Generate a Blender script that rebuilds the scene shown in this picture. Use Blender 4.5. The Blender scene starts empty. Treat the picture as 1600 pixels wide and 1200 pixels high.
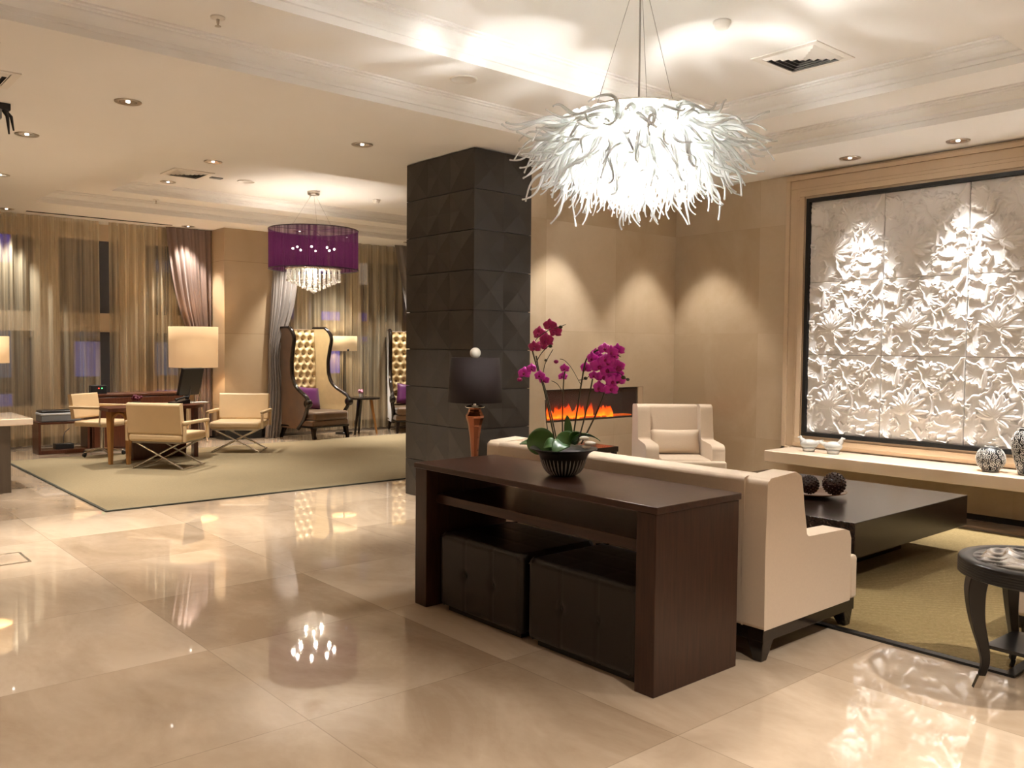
import bpy, math, random
import numpy as np
from mathutils import Vector, Matrix, Euler
random.seed(7)
rng = np.random.RandomState(11)
PI = math.pi
SC = bpy.context.scene
COL = SC.collection

# ---------------------------------------------------------------- camera
yaw, pit, rol = math.radians(49.1416), math.radians(-2.4204), math.radians(0.5402)
fw = Vector((math.cos(yaw)*math.cos(pit), math.sin(yaw)*math.cos(pit), math.sin(pit)))
rt = fw.cross(Vector((0, 0, 1))).normalized()
up = rt.cross(fw)
r2 = rt*math.cos(rol)+up*math.sin(rol)
u2 = -rt*math.sin(rol)+up*math.cos(rol)
cam_d = bpy.data.cameras.new('camera')
cam_d.sensor_width = 36
cam_d.lens = 1353.28/1600*36
cam_d.clip_start = 0.05
cam = bpy.data.objects.new('camera', cam_d)
COL.objects.link(cam)
mw = Matrix((r2, u2, -fw)).transposed().to_4x4()
mw.translation = Vector((0, 0, 1.45))
cam.matrix_world = mw
SC.camera = cam

# ---------------------------------------------------------------- world, exposure
SC.view_settings.view_transform = 'Standard'
SC.view_settings.look = 'None'
SC.view_settings.gamma = 1
SC.view_settings.use_curve_mapping = False
SC.view_settings.exposure = 2.1
wd = bpy.data.worlds.new('night')
SC.world = wd
wd.use_nodes = True
wd.node_tree.nodes['Background'].inputs[0].default_value = (0.004, 0.0045, 0.010, 1)
wd.node_tree.nodes['Background'].inputs[1].default_value = 1.0

WARM = (1.0, 0.80, 0.56)
SOFTW = (1.0, 0.94, 0.85)
COOLW = (1.0, 0.97, 0.93)
def spot(loc, power, size, blend, color, target=None, radius=0.03, parent=None):
    d = bpy.data.lights.new('spot_light', 'SPOT')
    d.energy = power; d.spot_size = math.radians(size); d.spot_blend = blend
    d.color = color; d.shadow_soft_size = radius
    o = bpy.data.objects.new('spot_light', d)
    COL.objects.link(o); o.location = loc
    if target:
        o.rotation_euler = (Vector(target)-Vector(loc)).to_track_quat('-Z', 'Y').to_euler()
    return o
def point(loc, power, color, radius):
    d = bpy.data.lights.new('bulb_light', 'POINT')
    d.energy = power; d.color = color; d.shadow_soft_size = radius
    o = bpy.data.objects.new('bulb_light', d)
    COL.objects.link(o); o.location = loc
    return o
CEIL, C2, C3 = 3.21, 3.37, 3.55
# recessed lamps: (x, y, z, power, cone, blend, colour)
LAMPS = [
 (2.047, 6.666, CEIL, 620, 54, .9, SOFTW), (1.725, 8.289, CEIL, 380, 78, .9, SOFTW),
 (4.002, 6.659, CEIL, 620, 54, .9, SOFTW), (3.62, 9.02, C2, 520, 70, 1.0, SOFTW),
 (3.92, 11.22, 3.50, 420, 70, .7, SOFTW), (1.92, 10.46, CEIL, 230, 70, .75, SOFTW),
 (2.463, 13.05, CEIL, 220, 72, .5, SOFTW), (4.841, 13.02, CEIL, 190, 72, .5, SOFTW),
 (7.56, 4.044, CEIL, 560, 54, 1.0, COOLW), (7.589, 3.108, CEIL, 560, 54, 1.0, COOLW),
 (7.56, 2.15, CEIL, 560, 54, 1.0, COOLW), (7.56, 1.2, CEIL, 560, 54, 1.0, COOLW),
 (7.35, 5.76, CEIL, 120, 66, .45, SOFTW), (5.98, 5.80, CEIL, 150, 66, .45, SOFTW),
 (7.0, 8.9, C2, 260, 70, .75, SOFTW), (7.95, 10.9, 3.50, 420, 56, .9, SOFTW),
 (6.3, 12.32, CEIL, 260, 66, .6, SOFTW), (8.3, 12.3, CEIL, 260, 66, .6, SOFTW), (7.2, 12.45, CEIL, 200, 70, .6, SOFTW),
 (1.0, 5.9, CEIL, 200, 80, .8, SOFTW), (-.6, 7.5, CEIL, 160, 80, .8, SOFTW), (-.6, 4.5, CEIL, 160, 80, .8, SOFTW),  # from here on: unseen downlights added as fill light around the camera
 (0.2, 2.2, CEIL, 190, 85, .8, SOFTW), (2.2, 0.4, CEIL, 260, 95, .8, SOFTW), (4.4, -0.1, CEIL, 520, 100, .8, SOFTW),
 (-1.0, 0.0, CEIL, 160, 85, .8, SOFTW), (1.0, -1.4, CEIL, 160, 85, .8, SOFTW), (6.2, -.6, CEIL, 160, 85, .8, SOFTW),
]
LP = 0.27      # one dimmer for the whole lamp list
for (x, y, z, p, s, b, c) in LAMPS:
    wash = c is COOLW
    spot((x, y, z-.03), p*LP, s, b, c, (x, y, 0), .05 if wash else .035)
CH = Vector((3.9, 3.4, 2.5))
for k in range(6):
    a = k*PI/3+.3
    point((CH.x+.2*math.cos(a), CH.y+.2*math.sin(a), 2.66), 42, (1, .97, .93), .03)
for k in range(4):
    a = k*PI/2+.6
    point((CH.x+.27*math.cos(a), CH.y+.27*math.sin(a), 2.802), 9, (1, .97, .93), .012)
point((CH.x, CH.y, 2.55), 40, (1, .97, .93), .04)

# ---------------------------------------------------------------- mesh builder
class MB:
    def __init__(s): s.v = []; s.f = []; s.m = []; s.sm = []
    def add(s, vs, fs, mi=0, smooth=False):
        n = len(s.v); s.v += [tuple(p) for p in vs]
        for f in fs: s.f.append(tuple(i+n for i in f)); s.m.append(mi); s.sm.append(smooth)
        return s
    def box(s, x0, x1, y0, y1, z0, z1, mi=0, M=None):
        vs = [Vector((x, y, z)) for x in (x0, x1) for y in (y0, y1) for z in (z0, z1)]
        if M: vs = [M @ p for p in vs]
        return s.add(vs, [(0, 1, 3, 2), (4, 6, 7, 5), (0, 4, 5, 1), (2, 3, 7, 6), (0, 2, 6, 4), (1, 5, 7, 3)], mi)
    def taper(s, p0, w0, p1, w1, mi=0):
        # square section bar from p0 to p1 (roughly vertical)
        vs = [(p[0]+i*w, p[1]+j*w, p[2]) for p, w in ((p0, w0), (p1, w1)) for i, j in ((-1, -1), (1, -1), (1, 1), (-1, 1))]
        fs = [(0, 3, 2, 1), (4, 5, 6, 7)]+[(i, (i+1) % 4, (i+1) % 4+4, i+4) for i in range(4)]
        return s.add(vs, fs, mi)
    def prism(s, pts, fn0, fn1, mi=0, smooth=False):
        n = len(pts)
        vs = [fn0(*p) for p in pts]+[fn1(*p) for p in pts]
        s.add(vs, [(i, (i+1) % n, (i+1) % n+n, i+n) for i in range(n)], mi, smooth)
        s.add(vs, [tuple(range(n-1, -1, -1)), tuple(range(n, 2*n))], mi)
        return s
    def lathe(s, prof, seg=32, c=(0, 0, 0), mi=0, smooth=True, cap=True, fn=None):
        n = len(prof); vs = []
        for i in range(seg):
            a = 2*PI*i/seg
            for r, z in prof:
                q = r*(fn(a, z) if fn else 1)
                vs.append((c[0]+q*math.cos(a), c[1]+q*math.sin(a), c[2]+z))
        fs = []
        for i in range(seg):
            j = (i+1) % seg
            for k in range(n-1): fs.append((i*n+k, j*n+k, j*n+k+1, i*n+k+1))
        s.add(vs, fs, mi, smooth)
        if cap:
            if prof[0][0] > 1e-4: s.add([vs[i*n] for i in range(seg)], [tuple(range(seg-1, -1, -1))], mi)
            if prof[-1][0] > 1e-4: s.add([vs[i*n+n-1] for i in range(seg)], [tuple(range(seg))], mi)
        return s
    def tube(s, pts, r, seg=8, mi=0, closed=False, smooth=True):
        pts = [Vector(p) for p in pts]; n = len(pts)
        rs = r if isinstance(r, (list, tuple)) else [r]*n
        vs = []; prev = None
        for i in range(n):
            if closed: t = pts[(i+1) % n]-pts[i-1]
            else: t = pts[min(i+1, n-1)]-pts[max(i-1, 0)]
            t.normalize()
            if prev is None:
                a = Vector((0, 0, 1)) if abs(t.z) < .9 else Vector((1, 0, 0))
                prev = t.cross(a).normalized()
            prev = (prev-t*prev.dot(t)).normalized()
            b = t.cross(prev)
            for k in range(seg):
                an = 2*PI*k/seg
                vs.append(pts[i]+(prev*math.cos(an)+b*math.sin(an))*rs[i])
        fs = []
        for i in range(n if closed else n-1):
            j = (i+1) % n
            for k in range(seg):
                l = (k+1) % seg
                fs.append((i*seg+k, i*seg+l, j*seg+l, j*seg+k))
        s.add(vs, fs, mi, smooth)
        if not closed: s.add(vs, [tuple(range(seg-1, -1, -1)), tuple((n-1)*seg+k for k in range(seg))], mi)
        return s
    def ball(s, c, r, seg=14, rings=8, sc=(1, 1, 1), mi=0, M=None):
        vs = []
        for i in range(rings+1):
            p = PI*i/rings
            for k in range(seg):
                a = 2*PI*k/seg
                q = Vector((r*math.sin(p)*math.cos(a)*sc[0], r*math.sin(p)*math.sin(a)*sc[1], -r*math.cos(p)*sc[2]))
                if M: q = M @ q
                vs.append(q+Vector(c))
        fs = [(i*seg+k, i*seg+(k+1) % seg, (i+1)*seg+(k+1) % seg, (i+1)*seg+k) for i in range(rings) for k in range(seg)]
        return s.add(vs, fs, mi, True)
    def grid(s, fn, nu, nv, mi=0, smooth=True):
        vs = [fn(i/nu, j/nv) for i in range(nu+1) for j in range(nv+1)]
        fs = [(i*(nv+1)+j, (i+1)*(nv+1)+j, (i+1)*(nv+1)+j+1, i*(nv+1)+j+1) for i in range(nu) for j in range(nv)]
        return s.add(vs, fs, mi, smooth)
    def mesh(s, name, mats):
        me = bpy.data.meshes.new(name)
        me.from_pydata(s.v, [], s.f)
        for m in (mats if isinstance(mats, (list, tuple)) else [mats]): me.materials.append(m)
        me.polygons.foreach_set('material_index', s.m)
        me.polygons.foreach_set('use_smooth', s.sm)
        me.update()
        return me
    def build(s, name, mats, parent=None, bevel=0, seg=2, sub=0, solid=0, loc=None):
        o = bpy.data.objects.new(name, s.mesh(name, mats))
        COL.objects.link(o)
        if loc: o.location = loc
        if parent: o.parent = parent
        if solid:
            md = o.modifiers.new('solid', 'SOLIDIFY'); md.thickness = solid
        if bevel:
            md = o.modifiers.new('bevel', 'BEVEL'); md.width = bevel; md.segments = seg; md.limit_method = 'ANGLE'; md.angle_limit = math.radians(35)
            md.harden_normals = False
            for p in o.data.polygons: p.use_smooth = True
            try: o.data.set_sharp_from_angle(angle=math.radians(50))
            except Exception: pass
        if sub:
            md = o.modifiers.new('sub', 'SUBSURF'); md.levels = sub; md.render_levels = sub
        return o

def smooth_pts(P, n=5):
    out = []
    for i in range(len(P)-1):
        p0 = P[max(i-1, 0)]; p1 = P[i]; p2 = P[i+1]; p3 = P[min(i+2, len(P)-1)]
        for k in range(n):
            t_ = k/n
            out.append(.5*((2*p1)+(p2-p0)*t_+(2*p0-5*p1+4*p2-p3)*t_**2+(3*p1-p0-3*p2+p3)*t_**3))
    out.append(P[-1]); return out

def tag(o, label, cat, group=None, kind=None):
    o['label'] = label; o['category'] = cat
    if group: o['group'] = group
    if kind: o['kind'] = kind
    return o
def thing(name, label, cat, loc=(0, 0, 0), rz=0, group=None):
    o = bpy.data.objects.new(name, None)
    COL.objects.link(o); o.location = loc; o.rotation_euler = (0, 0, rz)
    o.empty_display_size = .1
    return tag(o, label, cat, group)
def struct(o):
    o['kind'] = 'structure'; return o
def dup(root, loc, rz, label, group=None):
    r = root.copy(); COL.objects.link(r); r.location = loc; r.rotation_euler = (0, 0, rz)
    r['label'] = label
    if group: r['group'] = group
    for ch in list(root.children):
        c = ch.copy(); COL.objects.link(c); c.parent = r
        for g in list(ch.children):
            d = g.copy(); COL.objects.link(d); d.parent = c
    return r

# ---------------------------------------------------------------- materials
def nm(name):
    m = bpy.data.materials.new(name); m.use_nodes = True
    return m, m.node_tree.nodes, m.node_tree.links, m.node_tree.nodes['Principled BSDF']
def rgb(c): return (c[0], c[1], c[2], 1)
def mat(name, col, rough=.5, metal=0, spec=.5, var=0.0, vscale=8, bump=0, bscale=60, coat=0, stretch=(1, 1, 1), sheen=0):
    m, N, L, P = nm(name)
    P.inputs['Base Color'].default_value = rgb(col)
    P.inputs['Roughness'].default_value = rough
    P.inputs['Metallic'].default_value = metal
    P.inputs['Specular IOR Level'].default_value = spec
    if coat: P.inputs['Coat Weight'].default_value = coat; P.inputs['Coat Roughness'].default_value = .08
    if sheen: P.inputs['Sheen Weight'].default_value = sheen; P.inputs['Sheen Roughness'].default_value = .4
    if var or bump:
        tc = N.new('ShaderNodeTexCoord'); mp = N.new('ShaderNodeMapping'); mp.inputs['Scale'].default_value = stretch
        L.new(tc.outputs['Object'], mp.inputs[0])
    if var:
        nz = N.new('ShaderNodeTexNoise'); nz.inputs['Scale'].default_value = vscale; nz.inputs['Detail'].default_value = 5
        L.new(mp.outputs[0], nz.inputs['Vector'])
        mx = N.new('ShaderNodeMix'); mx.data_type = 'RGBA'
        mx.inputs[6].default_value = rgb([c*(1-var) for c in col]); mx.inputs[7].default_value = rgb([min(1, c*(1+var)) for c in col])
        L.new(nz.outputs[0], mx.inputs[0]); L.new(mx.outputs[2], P.inputs['Base Color'])
    if bump:
        n2 = N.new('ShaderNodeTexNoise'); n2.inputs['Scale'].default_value = bscale; n2.inputs['Detail'].default_value = 3
        L.new(mp.outputs[0], n2.inputs['Vector'])
        b = N.new('ShaderNodeBump'); b.inputs['Strength'].default_value = bump; b.inputs['Distance'].default_value = .004
        L.new(n2.outputs[0], b.inputs['Height']); L.new(b.outputs[0], P.inputs['Normal'])
    return m
def wood(name, c1, c2, rough=.35, axis=(1, 14, 14), spec=.5):
    m, N, L, P = nm(name)
    tc = N.new('ShaderNodeTexCoord'); mp = N.new('ShaderNodeMapping'); mp.inputs['Scale'].default_value = axis
    nz = N.new('ShaderNodeTexNoise'); nz.inputs['Scale'].default_value = 5; nz.inputs['Detail'].default_value = 8; nz.inputs['Distortion'].default_value = .4
    cr = N.new('ShaderNodeValToRGB')
    cr.color_ramp.elements[0].color = rgb(c1); cr.color_ramp.elements[0].position = .3
    cr.color_ramp.elements[1].color = rgb(c2); cr.color_ramp.elements[1].position = .7
    L.new(tc.outputs['Object'], mp.inputs[0]); L.new(mp.outputs[0], nz.inputs['Vector'])
    L.new(nz.outputs[0], cr.inputs[0]); L.new(cr.outputs[0], P.inputs['Base Color'])
    P.inputs['Roughness'].default_value = rough; P.inputs['Specular IOR Level'].default_value = spec
    return m
def stone(name, c_lo, c_hi, ax, size, off=(0, 0), rough=.3, spec=.5, joint=.004, jdark=.75, vein=.5, tilevar=.5, vscale=1.6, stretch=(1, 1, 1), coat=0, jmix=1.0):
    """stone slabs; ax = two world axes (0,1,2) that span the surface"""
    m, N, L, P = nm(name)
    ge = N.new('ShaderNodeNewGeometry'); sp = N.new('ShaderNodeSeparateXYZ'); L.new(ge.outputs['Position'], sp.inputs[0])
    def math_(op, a, b=None):
        n = N.new('ShaderNodeMath'); n.operation = op
        for i, q in enumerate((a, b)):
            if q is None: continue
            if isinstance(q, (int, float)): n.inputs[i].default_value = q
            else: L.new(q, n.inputs[i])
        return n.outputs[0]
    ids = []; ds = []
    for k in range(2):
        u = math_('DIVIDE', math_('SUBTRACT', sp.outputs[ax[k]], off[k]), size[k])
        ids.append(math_('FLOOR', u))
        fr = math_('FRACT', u)
        d = math_('MULTIPLY', math_('MINIMUM', fr, math_('SUBTRACT', 1.0, fr)), size[k])
        ds.append(d)
    dist = math_('MINIMUM', ds[0], ds[1])
    jt = math_('LESS_THAN', dist, joint/2)
    cx = N.new('ShaderNodeCombineXYZ'); L.new(ids[0], cx.inputs[0]); L.new(ids[1], cx.inputs[1])
    wn = N.new('ShaderNodeTexWhiteNoise'); wn.noise_dimensions = '3D'; L.new(cx.outputs[0], wn.inputs['Vector'])
    # vein noise offset per slab
    sc = N.new('ShaderNodeVectorMath'); sc.operation = 'SCALE'; L.new(wn.outputs['Color'], sc.inputs[0]); sc.inputs['Scale'].default_value = 9
    ad = N.new('ShaderNodeVectorMath'); L.new(ge.outputs['Position'], ad.inputs[0]); L.new(sc.outputs[0], ad.inputs[1])
    mp = N.new('ShaderNodeMapping'); mp.inputs['Scale'].default_value = stretch; L.new(ad.outputs[0], mp.inputs[0])
    nz = N.new('ShaderNodeTexNoise'); nz.inputs['Scale'].default_value = vscale; nz.inputs['Detail'].default_value = 8; nz.inputs['Roughness'].default_value = .6; nz.inputs['Distortion'].default_value = .8
    L.new(mp.outputs[0], nz.inputs['Vector'])
    n3 = N.new('ShaderNodeTexNoise'); n3.inputs['Scale'].default_value = vscale*14; n3.inputs['Detail'].default_value = 4
    L.new(mp.outputs[0], n3.inputs['Vector'])
    v = math_('ADD', math_('MULTIPLY', math_('SUBTRACT', nz.outputs[0], .5), vein*2.2), .5)
    v = math_('ADD', v, math_('MULTIPLY', math_('SUBTRACT', wn.outputs['Value'], .5), tilevar))
    v = math_('ADD', v, math_('MULTIPLY', math_('SUBTRACT', n3.outputs[0], .5), .25*vein))
    mx = N.new('ShaderNodeMix'); mx.data_type = 'RGBA'; mx.clamp_factor = True
    L.new(v, mx.inputs[0]); mx.inputs[6].default_value = rgb(c_lo); mx.inputs[7].default_value = rgb(c_hi)
    mj = N.new('ShaderNodeMix'); mj.data_type = 'RGBA'
    L.new(math_('MULTIPLY', jt, jmix), mj.inputs[0]); L.new(mx.outputs[2], mj.inputs[6]); mj.inputs[7].default_value = rgb([c*jdark for c in c_lo])
    L.new(mj.outputs[2], P.inputs['Base Color'])
    P.inputs['Roughness'].default_value = rough; P.inputs['Specular IOR Level'].default_value = spec
    if coat: P.inputs['Coat Weight'].default_value = coat; P.inputs['Coat Roughness'].default_value = .03
    return m
def emis(name, col, strength):
    m, N, L, P = nm(name)
    P.inputs['Base Color'].default_value = rgb(col)
    P.inputs['Emission Color'].default_value = rgb(col); P.inputs['Emission Strength'].default_value = strength
    return m
def cloth_see(name, col, transp, transl=.5, rough=.8, var=0.15, weave=False):
    """diffuse + translucent + transparent cloth"""
    m, N, L, P = nm(name); N.remove(P)
    out = N['Material Output']
    d = N.new('ShaderNodeBsdfDiffuse'); t = N.new('ShaderNodeBsdfTranslucent'); tr = N.new('ShaderNodeBsdfTransparent')
    for n in (d, t): n.inputs['Color'].default_value = rgb(col)
    a = N.new('ShaderNodeMixShader'); a.inputs[0].default_value = transl; L.new(d.outputs[0], a.inputs[1]); L.new(t.outputs[0], a.inputs[2])
    b = N.new('ShaderNodeMixShader'); b.inputs[0].default_value = transp; L.new(a.outputs[0], b.inputs[1]); L.new(tr.outputs[0], b.inputs[2])
    L.new(b.outputs[0], out.inputs[0])
    if var:
        tc = N.new('ShaderNodeTexCoord'); mp = N.new('ShaderNodeMapping'); mp.inputs['Scale'].default_value = (26, 26, .25)
        nz = N.new('ShaderNodeTexNoise'); nz.inputs['Scale'].default_value = 1.0; nz.inputs['Detail'].default_value = 3
        L.new(tc.outputs['Object'], mp.inputs[0]); L.new(mp.outputs[0], nz.inputs['Vector'])
        mr = N.new('ShaderNodeMapRange'); mr.inputs[1].default_value = .3; mr.inputs[2].default_value = .7
        mr.inputs[3].default_value = transp-var; mr.inputs[4].default_value = transp+var
        L.new(nz.outputs[0], mr.inputs[0]); L.new(mr.outputs[0], b.inputs[0])
    return m

M = {}
M['floor'] = stone('polished_marble_floor', (.37, .265, .175), (.60, .47, .345), (0, 1), (1.0, 1.0), (.57, 0), rough=.03, spec=.55, joint=.005, jdark=.6, vein=.95, tilevar=.7, vscale=1.1, stretch=(1.9, 1, 1), coat=.35, jmix=.45)
M['wall_x'] = stone('marble_wall_x', (.49, .375, .245), (.62, .50, .36), (0, 2), (1.02, 1.1), (.78, .52), rough=.25, vein=.75, tilevar=.95, vscale=1.5, jdark=.9, joint=.003, jmix=.6)
M['wall_y'] = stone('marble_wall_y', (.49, .375, .245), (.62, .50, .36), (1, 2), (1.25, 1.1), (.2, .52), rough=.25, vein=.75, tilevar=.85, vscale=1.5, jdark=.9, joint=.003, jmix=.6)
M['pillar'] = stone('marble_pillar', (.42, .30, .18), (.54, .42, .28), (0, 2), (3.0, 1.1), (4.0, .52), rough=.28, vein=.4, tilevar=.4, vscale=1.3, jdark=.7, joint=.006)
M['trim_stone'] = mat('trim_stone', (.62, .47, .32), .25, var=.12, vscale=3, stretch=(1, 1, 1))
M['shelf_stone'] = mat('shelf_stone', (.74, .60, .46), .12, var=.10, vscale=4, coat=.4)
M['ceil'] = mat('ceiling_paint', (.84, .82, .79), .75, var=.02, vscale=2)
M['walls'] = mat('wall_paint', (.62, .50, .36), .6, var=.04)
M['black'] = mat('black_trim', (.008, .008, .008), .35)
M['dkstone'] = mat('dark_plinth_stone', (.012, .012, .012), .15, var=.4)
M['column'] = mat('dark_cladding', (.032, .026, .021), .42, var=.15, vscale=5, bump=.15, bscale=150)
M['espresso'] = wood('espresso_wood', (.028, .010, .0055), (.055, .022, .012), .30, (14, 1, 14), .45)
M['espresso_v'] = wood('espresso_wood_upright', (.028, .010, .0055), (.055, .022, .012), .33, (14, 14, 1), .45)
M['wenge'] = wood('wenge_wood', (.014, .008, .006), (.028, .016, .012), .22, (1, 14, 14), .5)
M['leather_dark'] = mat('dark_brown_leather', (.010, .0065, .005), .38, var=.2, vscale=20, bump=.12, bscale=220)
M['cream'] = mat('cream_linen', (.66, .53, .40), .85, var=.05, vscale=90, bump=.3, bscale=420, sheen=.25)
M['tan_leather'] = mat('tan_leather', (.66, .48, .28), .45, var=.05, vscale=10, bump=.1, bscale=200)
M['chrome'] = mat('chrome', (.75, .72, .68), .12, 1)
M['steel'] = mat('brushed_steel', (.55, .50, .44), .3, 1, var=.1, vscale=40, stretch=(1, 1, .05))
M['silver'] = mat('silver_reflector', (.8, .8, .84), .18, 1)
M['blackm'] = mat('black_metal', (.015, .013, .012), .3, .3)
M['plastic'] = mat('black_plastic', (.014, .014, .016), .35)
M['screen'] = mat('dark_screen', (.02, .022, .025), .15)
M['grey'] = mat('grey_plastic', (.22, .23, .25), .4)
M['greyl'] = mat('light_grey_plastic', (.62, .64, .68), .35)
M['white'] = mat('white_plastic', (.78, .74, .68), .4)
M['dvelvet'] = mat('bronze_velvet', (.12, .058, .020), .5, var=.45, vscale=7, sheen=.8)
M['lvelvet'] = mat('champagne_satin', (.66, .50, .27), .33, var=.1, vscale=14)
M['purple'] = mat('purple_satin', (.11, .012, .10), .4, var=.25, vscale=14, sheen=.4)
M['gloss_black'] = mat('glossy_dark_wood', (.014, .009, .007), .12)
M['tanwood'] = wood('honey_wood', (.33, .15, .04), (.45, .22, .07), .3, (14, 14, 1))
M['redwood'] = wood('reddish_brown_wood', (.075, .022, .010), (.12, .038, .018), .3, (14, 14, 1))
M['green'] = mat('orchid_leaf', (.035, .115, .015), .28, var=.35, vscale=10)
M['stem'] = mat('orchid_stem', (.045, .04, .018), .5, var=.3)
M['petal'] = mat('magenta_petal', (.60, .025, .42), .5, var=.35, vscale=60)
M['petal_d'] = mat('dark_magenta_petal', (.42, .015, .14), .5, var=.35, vscale=60)
M['lip'] = mat('orchid_lip', (.30, .0, .12), .5)
M['pebble'] = mat('white_pebble', (.75, .72, .66), .4)
M['rib'] = mat('silver_paint', (.62, .62, .62), .35, .4)
M['bark'] = mat('dark_soil', (.012, .009, .007), .8, var=.4, bump=.5, bscale=80)
M['vase_b'] = mat('black_ceramic', (.012, .012, .012), .3)
M['vase_w'] = mat('white_relief', (.68, .64, .58), .4)
M['relief'] = mat('pearl_plaster', (.78, .745, .715), .45, spec=.45, var=.03)
M['silverleaf'] = mat('silver_leaf', (.78, .78, .78), .16, 1)
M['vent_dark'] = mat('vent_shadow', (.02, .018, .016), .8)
def _silver_reflect():
    m, N, L, P = nm('silver_painted_reflect')
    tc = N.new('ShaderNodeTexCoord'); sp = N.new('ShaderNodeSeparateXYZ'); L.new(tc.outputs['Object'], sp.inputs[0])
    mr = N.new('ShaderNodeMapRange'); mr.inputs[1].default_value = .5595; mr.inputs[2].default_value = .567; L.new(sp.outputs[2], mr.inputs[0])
    mx = N.new('ShaderNodeMix'); mx.data_type = 'RGBA'; mx.inputs[6].default_value = (.05, .045, .04, 1); mx.inputs[7].default_value = (.88, .88, .88, 1)  # dark reflections painted into the low parts of the silver, by height
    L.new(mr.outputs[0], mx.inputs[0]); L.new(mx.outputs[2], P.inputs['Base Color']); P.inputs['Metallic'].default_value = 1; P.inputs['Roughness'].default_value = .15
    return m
M['silverleaf'] = _silver_reflect()
M['coppr'] = mat('copper_glass', (.36, .13, .065), .07, .75)
M['shade_dark'] = mat('aubergine_silk_shade', (.016, .008, .009), .8, var=.15, vscale=60, bump=.2, bscale=300)
M['ball'] = mat('lacquered_seed', (.016, .005, .004), .1, var=.5, vscale=40)
M['plate'] = mat('bronze_plate', (.22, .12, .06), .18, .8)
M['globe'] = mat('frosted_glass_finial', (.85, .80, .70), .15)
M['rope'] = mat('wire', (.35, .33, .30), .4, .6)
def _rug(name, c1, c2, sc):
    m, N, L, P = nm(name)
    tc = N.new('ShaderNodeTexCoord')
    w = N.new('ShaderNodeTexWave'); w.wave_type = 'BANDS'; w.bands_direction = 'DIAGONAL'; w.inputs['Scale'].default_value = sc; w.inputs['Distortion'].default_value = 1.2; w.inputs['Detail'].default_value = 2
    w.inputs['Detail Scale'].default_value = 6
    L.new(tc.outputs['Object'], w.inputs['Vector'])
    nz = N.new('ShaderNodeTexNoise'); nz.inputs['Scale'].default_value = 60; L.new(tc.outputs['Object'], nz.inputs['Vector'])
    ad = N.new('ShaderNodeMath'); ad.operation = 'MULTIPLY'; L.new(w.outputs[0], ad.inputs[0]); L.new(nz.outputs[0], ad.inputs[1])
    mx = N.new('ShaderNodeMix'); mx.data_type = 'RGBA'; mx.inputs[6].default_value = rgb(c1); mx.inputs[7].default_value = rgb(c2)
    L.new(ad.outputs[0], mx.inputs[0]); L.new(mx.outputs[2], P.inputs['Base Color'])
    P.inputs['Roughness'].default_value = .95; P.inputs['Specular IOR Level'].default_value = .1
    b = N.new('ShaderNodeBump'); b.inputs['Strength'].default_value = .5; b.inputs['Distance'].default_value = .004
    L.new(ad.outputs[0], b.inputs['Height']); L.new(b.outputs[0], P.inputs['Normal'])
    return m
M['rug'] = _rug('woven_olive_rug', (.17, .12, .05), (.38, .29, .15), 22)
M['rug_far'] = _rug('flat_woven_rug', (.22, .17, .10), (.34, .275, .17), 30)
M['sheer'] = cloth_see('sheer_voile', (.68, .58, .41), .47, .45, var=.22)
M['drape'] = mat('mauve_satin_drape', (.17, .115, .095), .5, var=.12, vscale=3, sheen=.3)
M['drape_g'] = mat('silvery_grey_satin_drape', (.21, .18, .16), .42, var=.12, vscale=3, sheen=.3)
def shade_mat(name, col, e):
    m, N, L, P = nm(name)
    P.inputs['Base Color'].default_value = rgb(col); P.inputs['Roughness'].default_value = .8
    P.inputs['Emission Color'].default_value = rgb(col); P.inputs['Emission Strength'].default_value = e
    return m
M['lshade'] = shade_mat('lit_parchment_shade', (.90, .62, .34), .09)
M['darksteel'] = mat('dark_steel', (.16, .14, .12), .3, .9, var=.2, vscale=30, stretch=(1, 1, .05))
M['lshade2'] = shade_mat('dimmer_parchment_shade', (.72, .52, .29), .08)
M['bulb'] = emis('lit_bulb', (1, .92, .8), 8)
M['bulb_s'] = emis('lit_spot_bulb', (1, .92, .8), 2.5)
M['led_r'] = emis('red_led', (1, .05, .03), 1)
M['led_g'] = emis('green_led', (.1, 1, .2), 1)
M['glow_v'] = emis('violet_glow', (.10, .05, .9), 1.2)
def glassy(name, col, transp, gloss_rough=.05, diff=.3, transl=.5):
    m, N, L, P = nm(name); N.remove(P); out = N['Material Output']
    d = N.new('ShaderNodeBsdfDiffuse'); t = N.new('ShaderNodeBsdfTranslucent'); tr = N.new('ShaderNodeBsdfTransparent'); g = N.new('ShaderNodeBsdfGlossy')
    g.inputs['Roughness'].default_value = gloss_rough
    for n in (d, t, tr): n.inputs[0].default_value = rgb(col)
    a = N.new('ShaderNodeMixShader'); a.inputs[0].default_value = transl; L.new(d.outputs[0], a.inputs[1]); L.new(t.outputs[0], a.inputs[2])
    b = N.new('ShaderNodeMixShader'); b.inputs[0].default_value = transp; L.new(a.outputs[0], b.inputs[1]); L.new(tr.outputs[0], b.inputs[2])
    lw = N.new('ShaderNodeLayerWeight'); lw.inputs[0].default_value = diff
    c = N.new('ShaderNodeMixShader'); L.new(lw.outputs['Fresnel'], c.inputs[0]); L.new(b.outputs[0], c.inputs[1]); L.new(g.outputs[0], c.inputs[2])
    L.new(c.outputs[0], out.inputs[0])
    return m
M['tendril'] = glassy('milky_glass', (.95, .965, .955), .34, .06, .28, .55)
M['crystal'] = glassy('clear_crystal', (1, .97, .93), .12, .05, .3, .5)
M['iceglass'] = glassy('frosted_clear_glass', (.97, .96, .93), .35, .1, .35, .5)
M['purple_net'] = cloth_see('purple_string_shade', (.035, .006, .026), .24, .5, var=.22)
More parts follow.
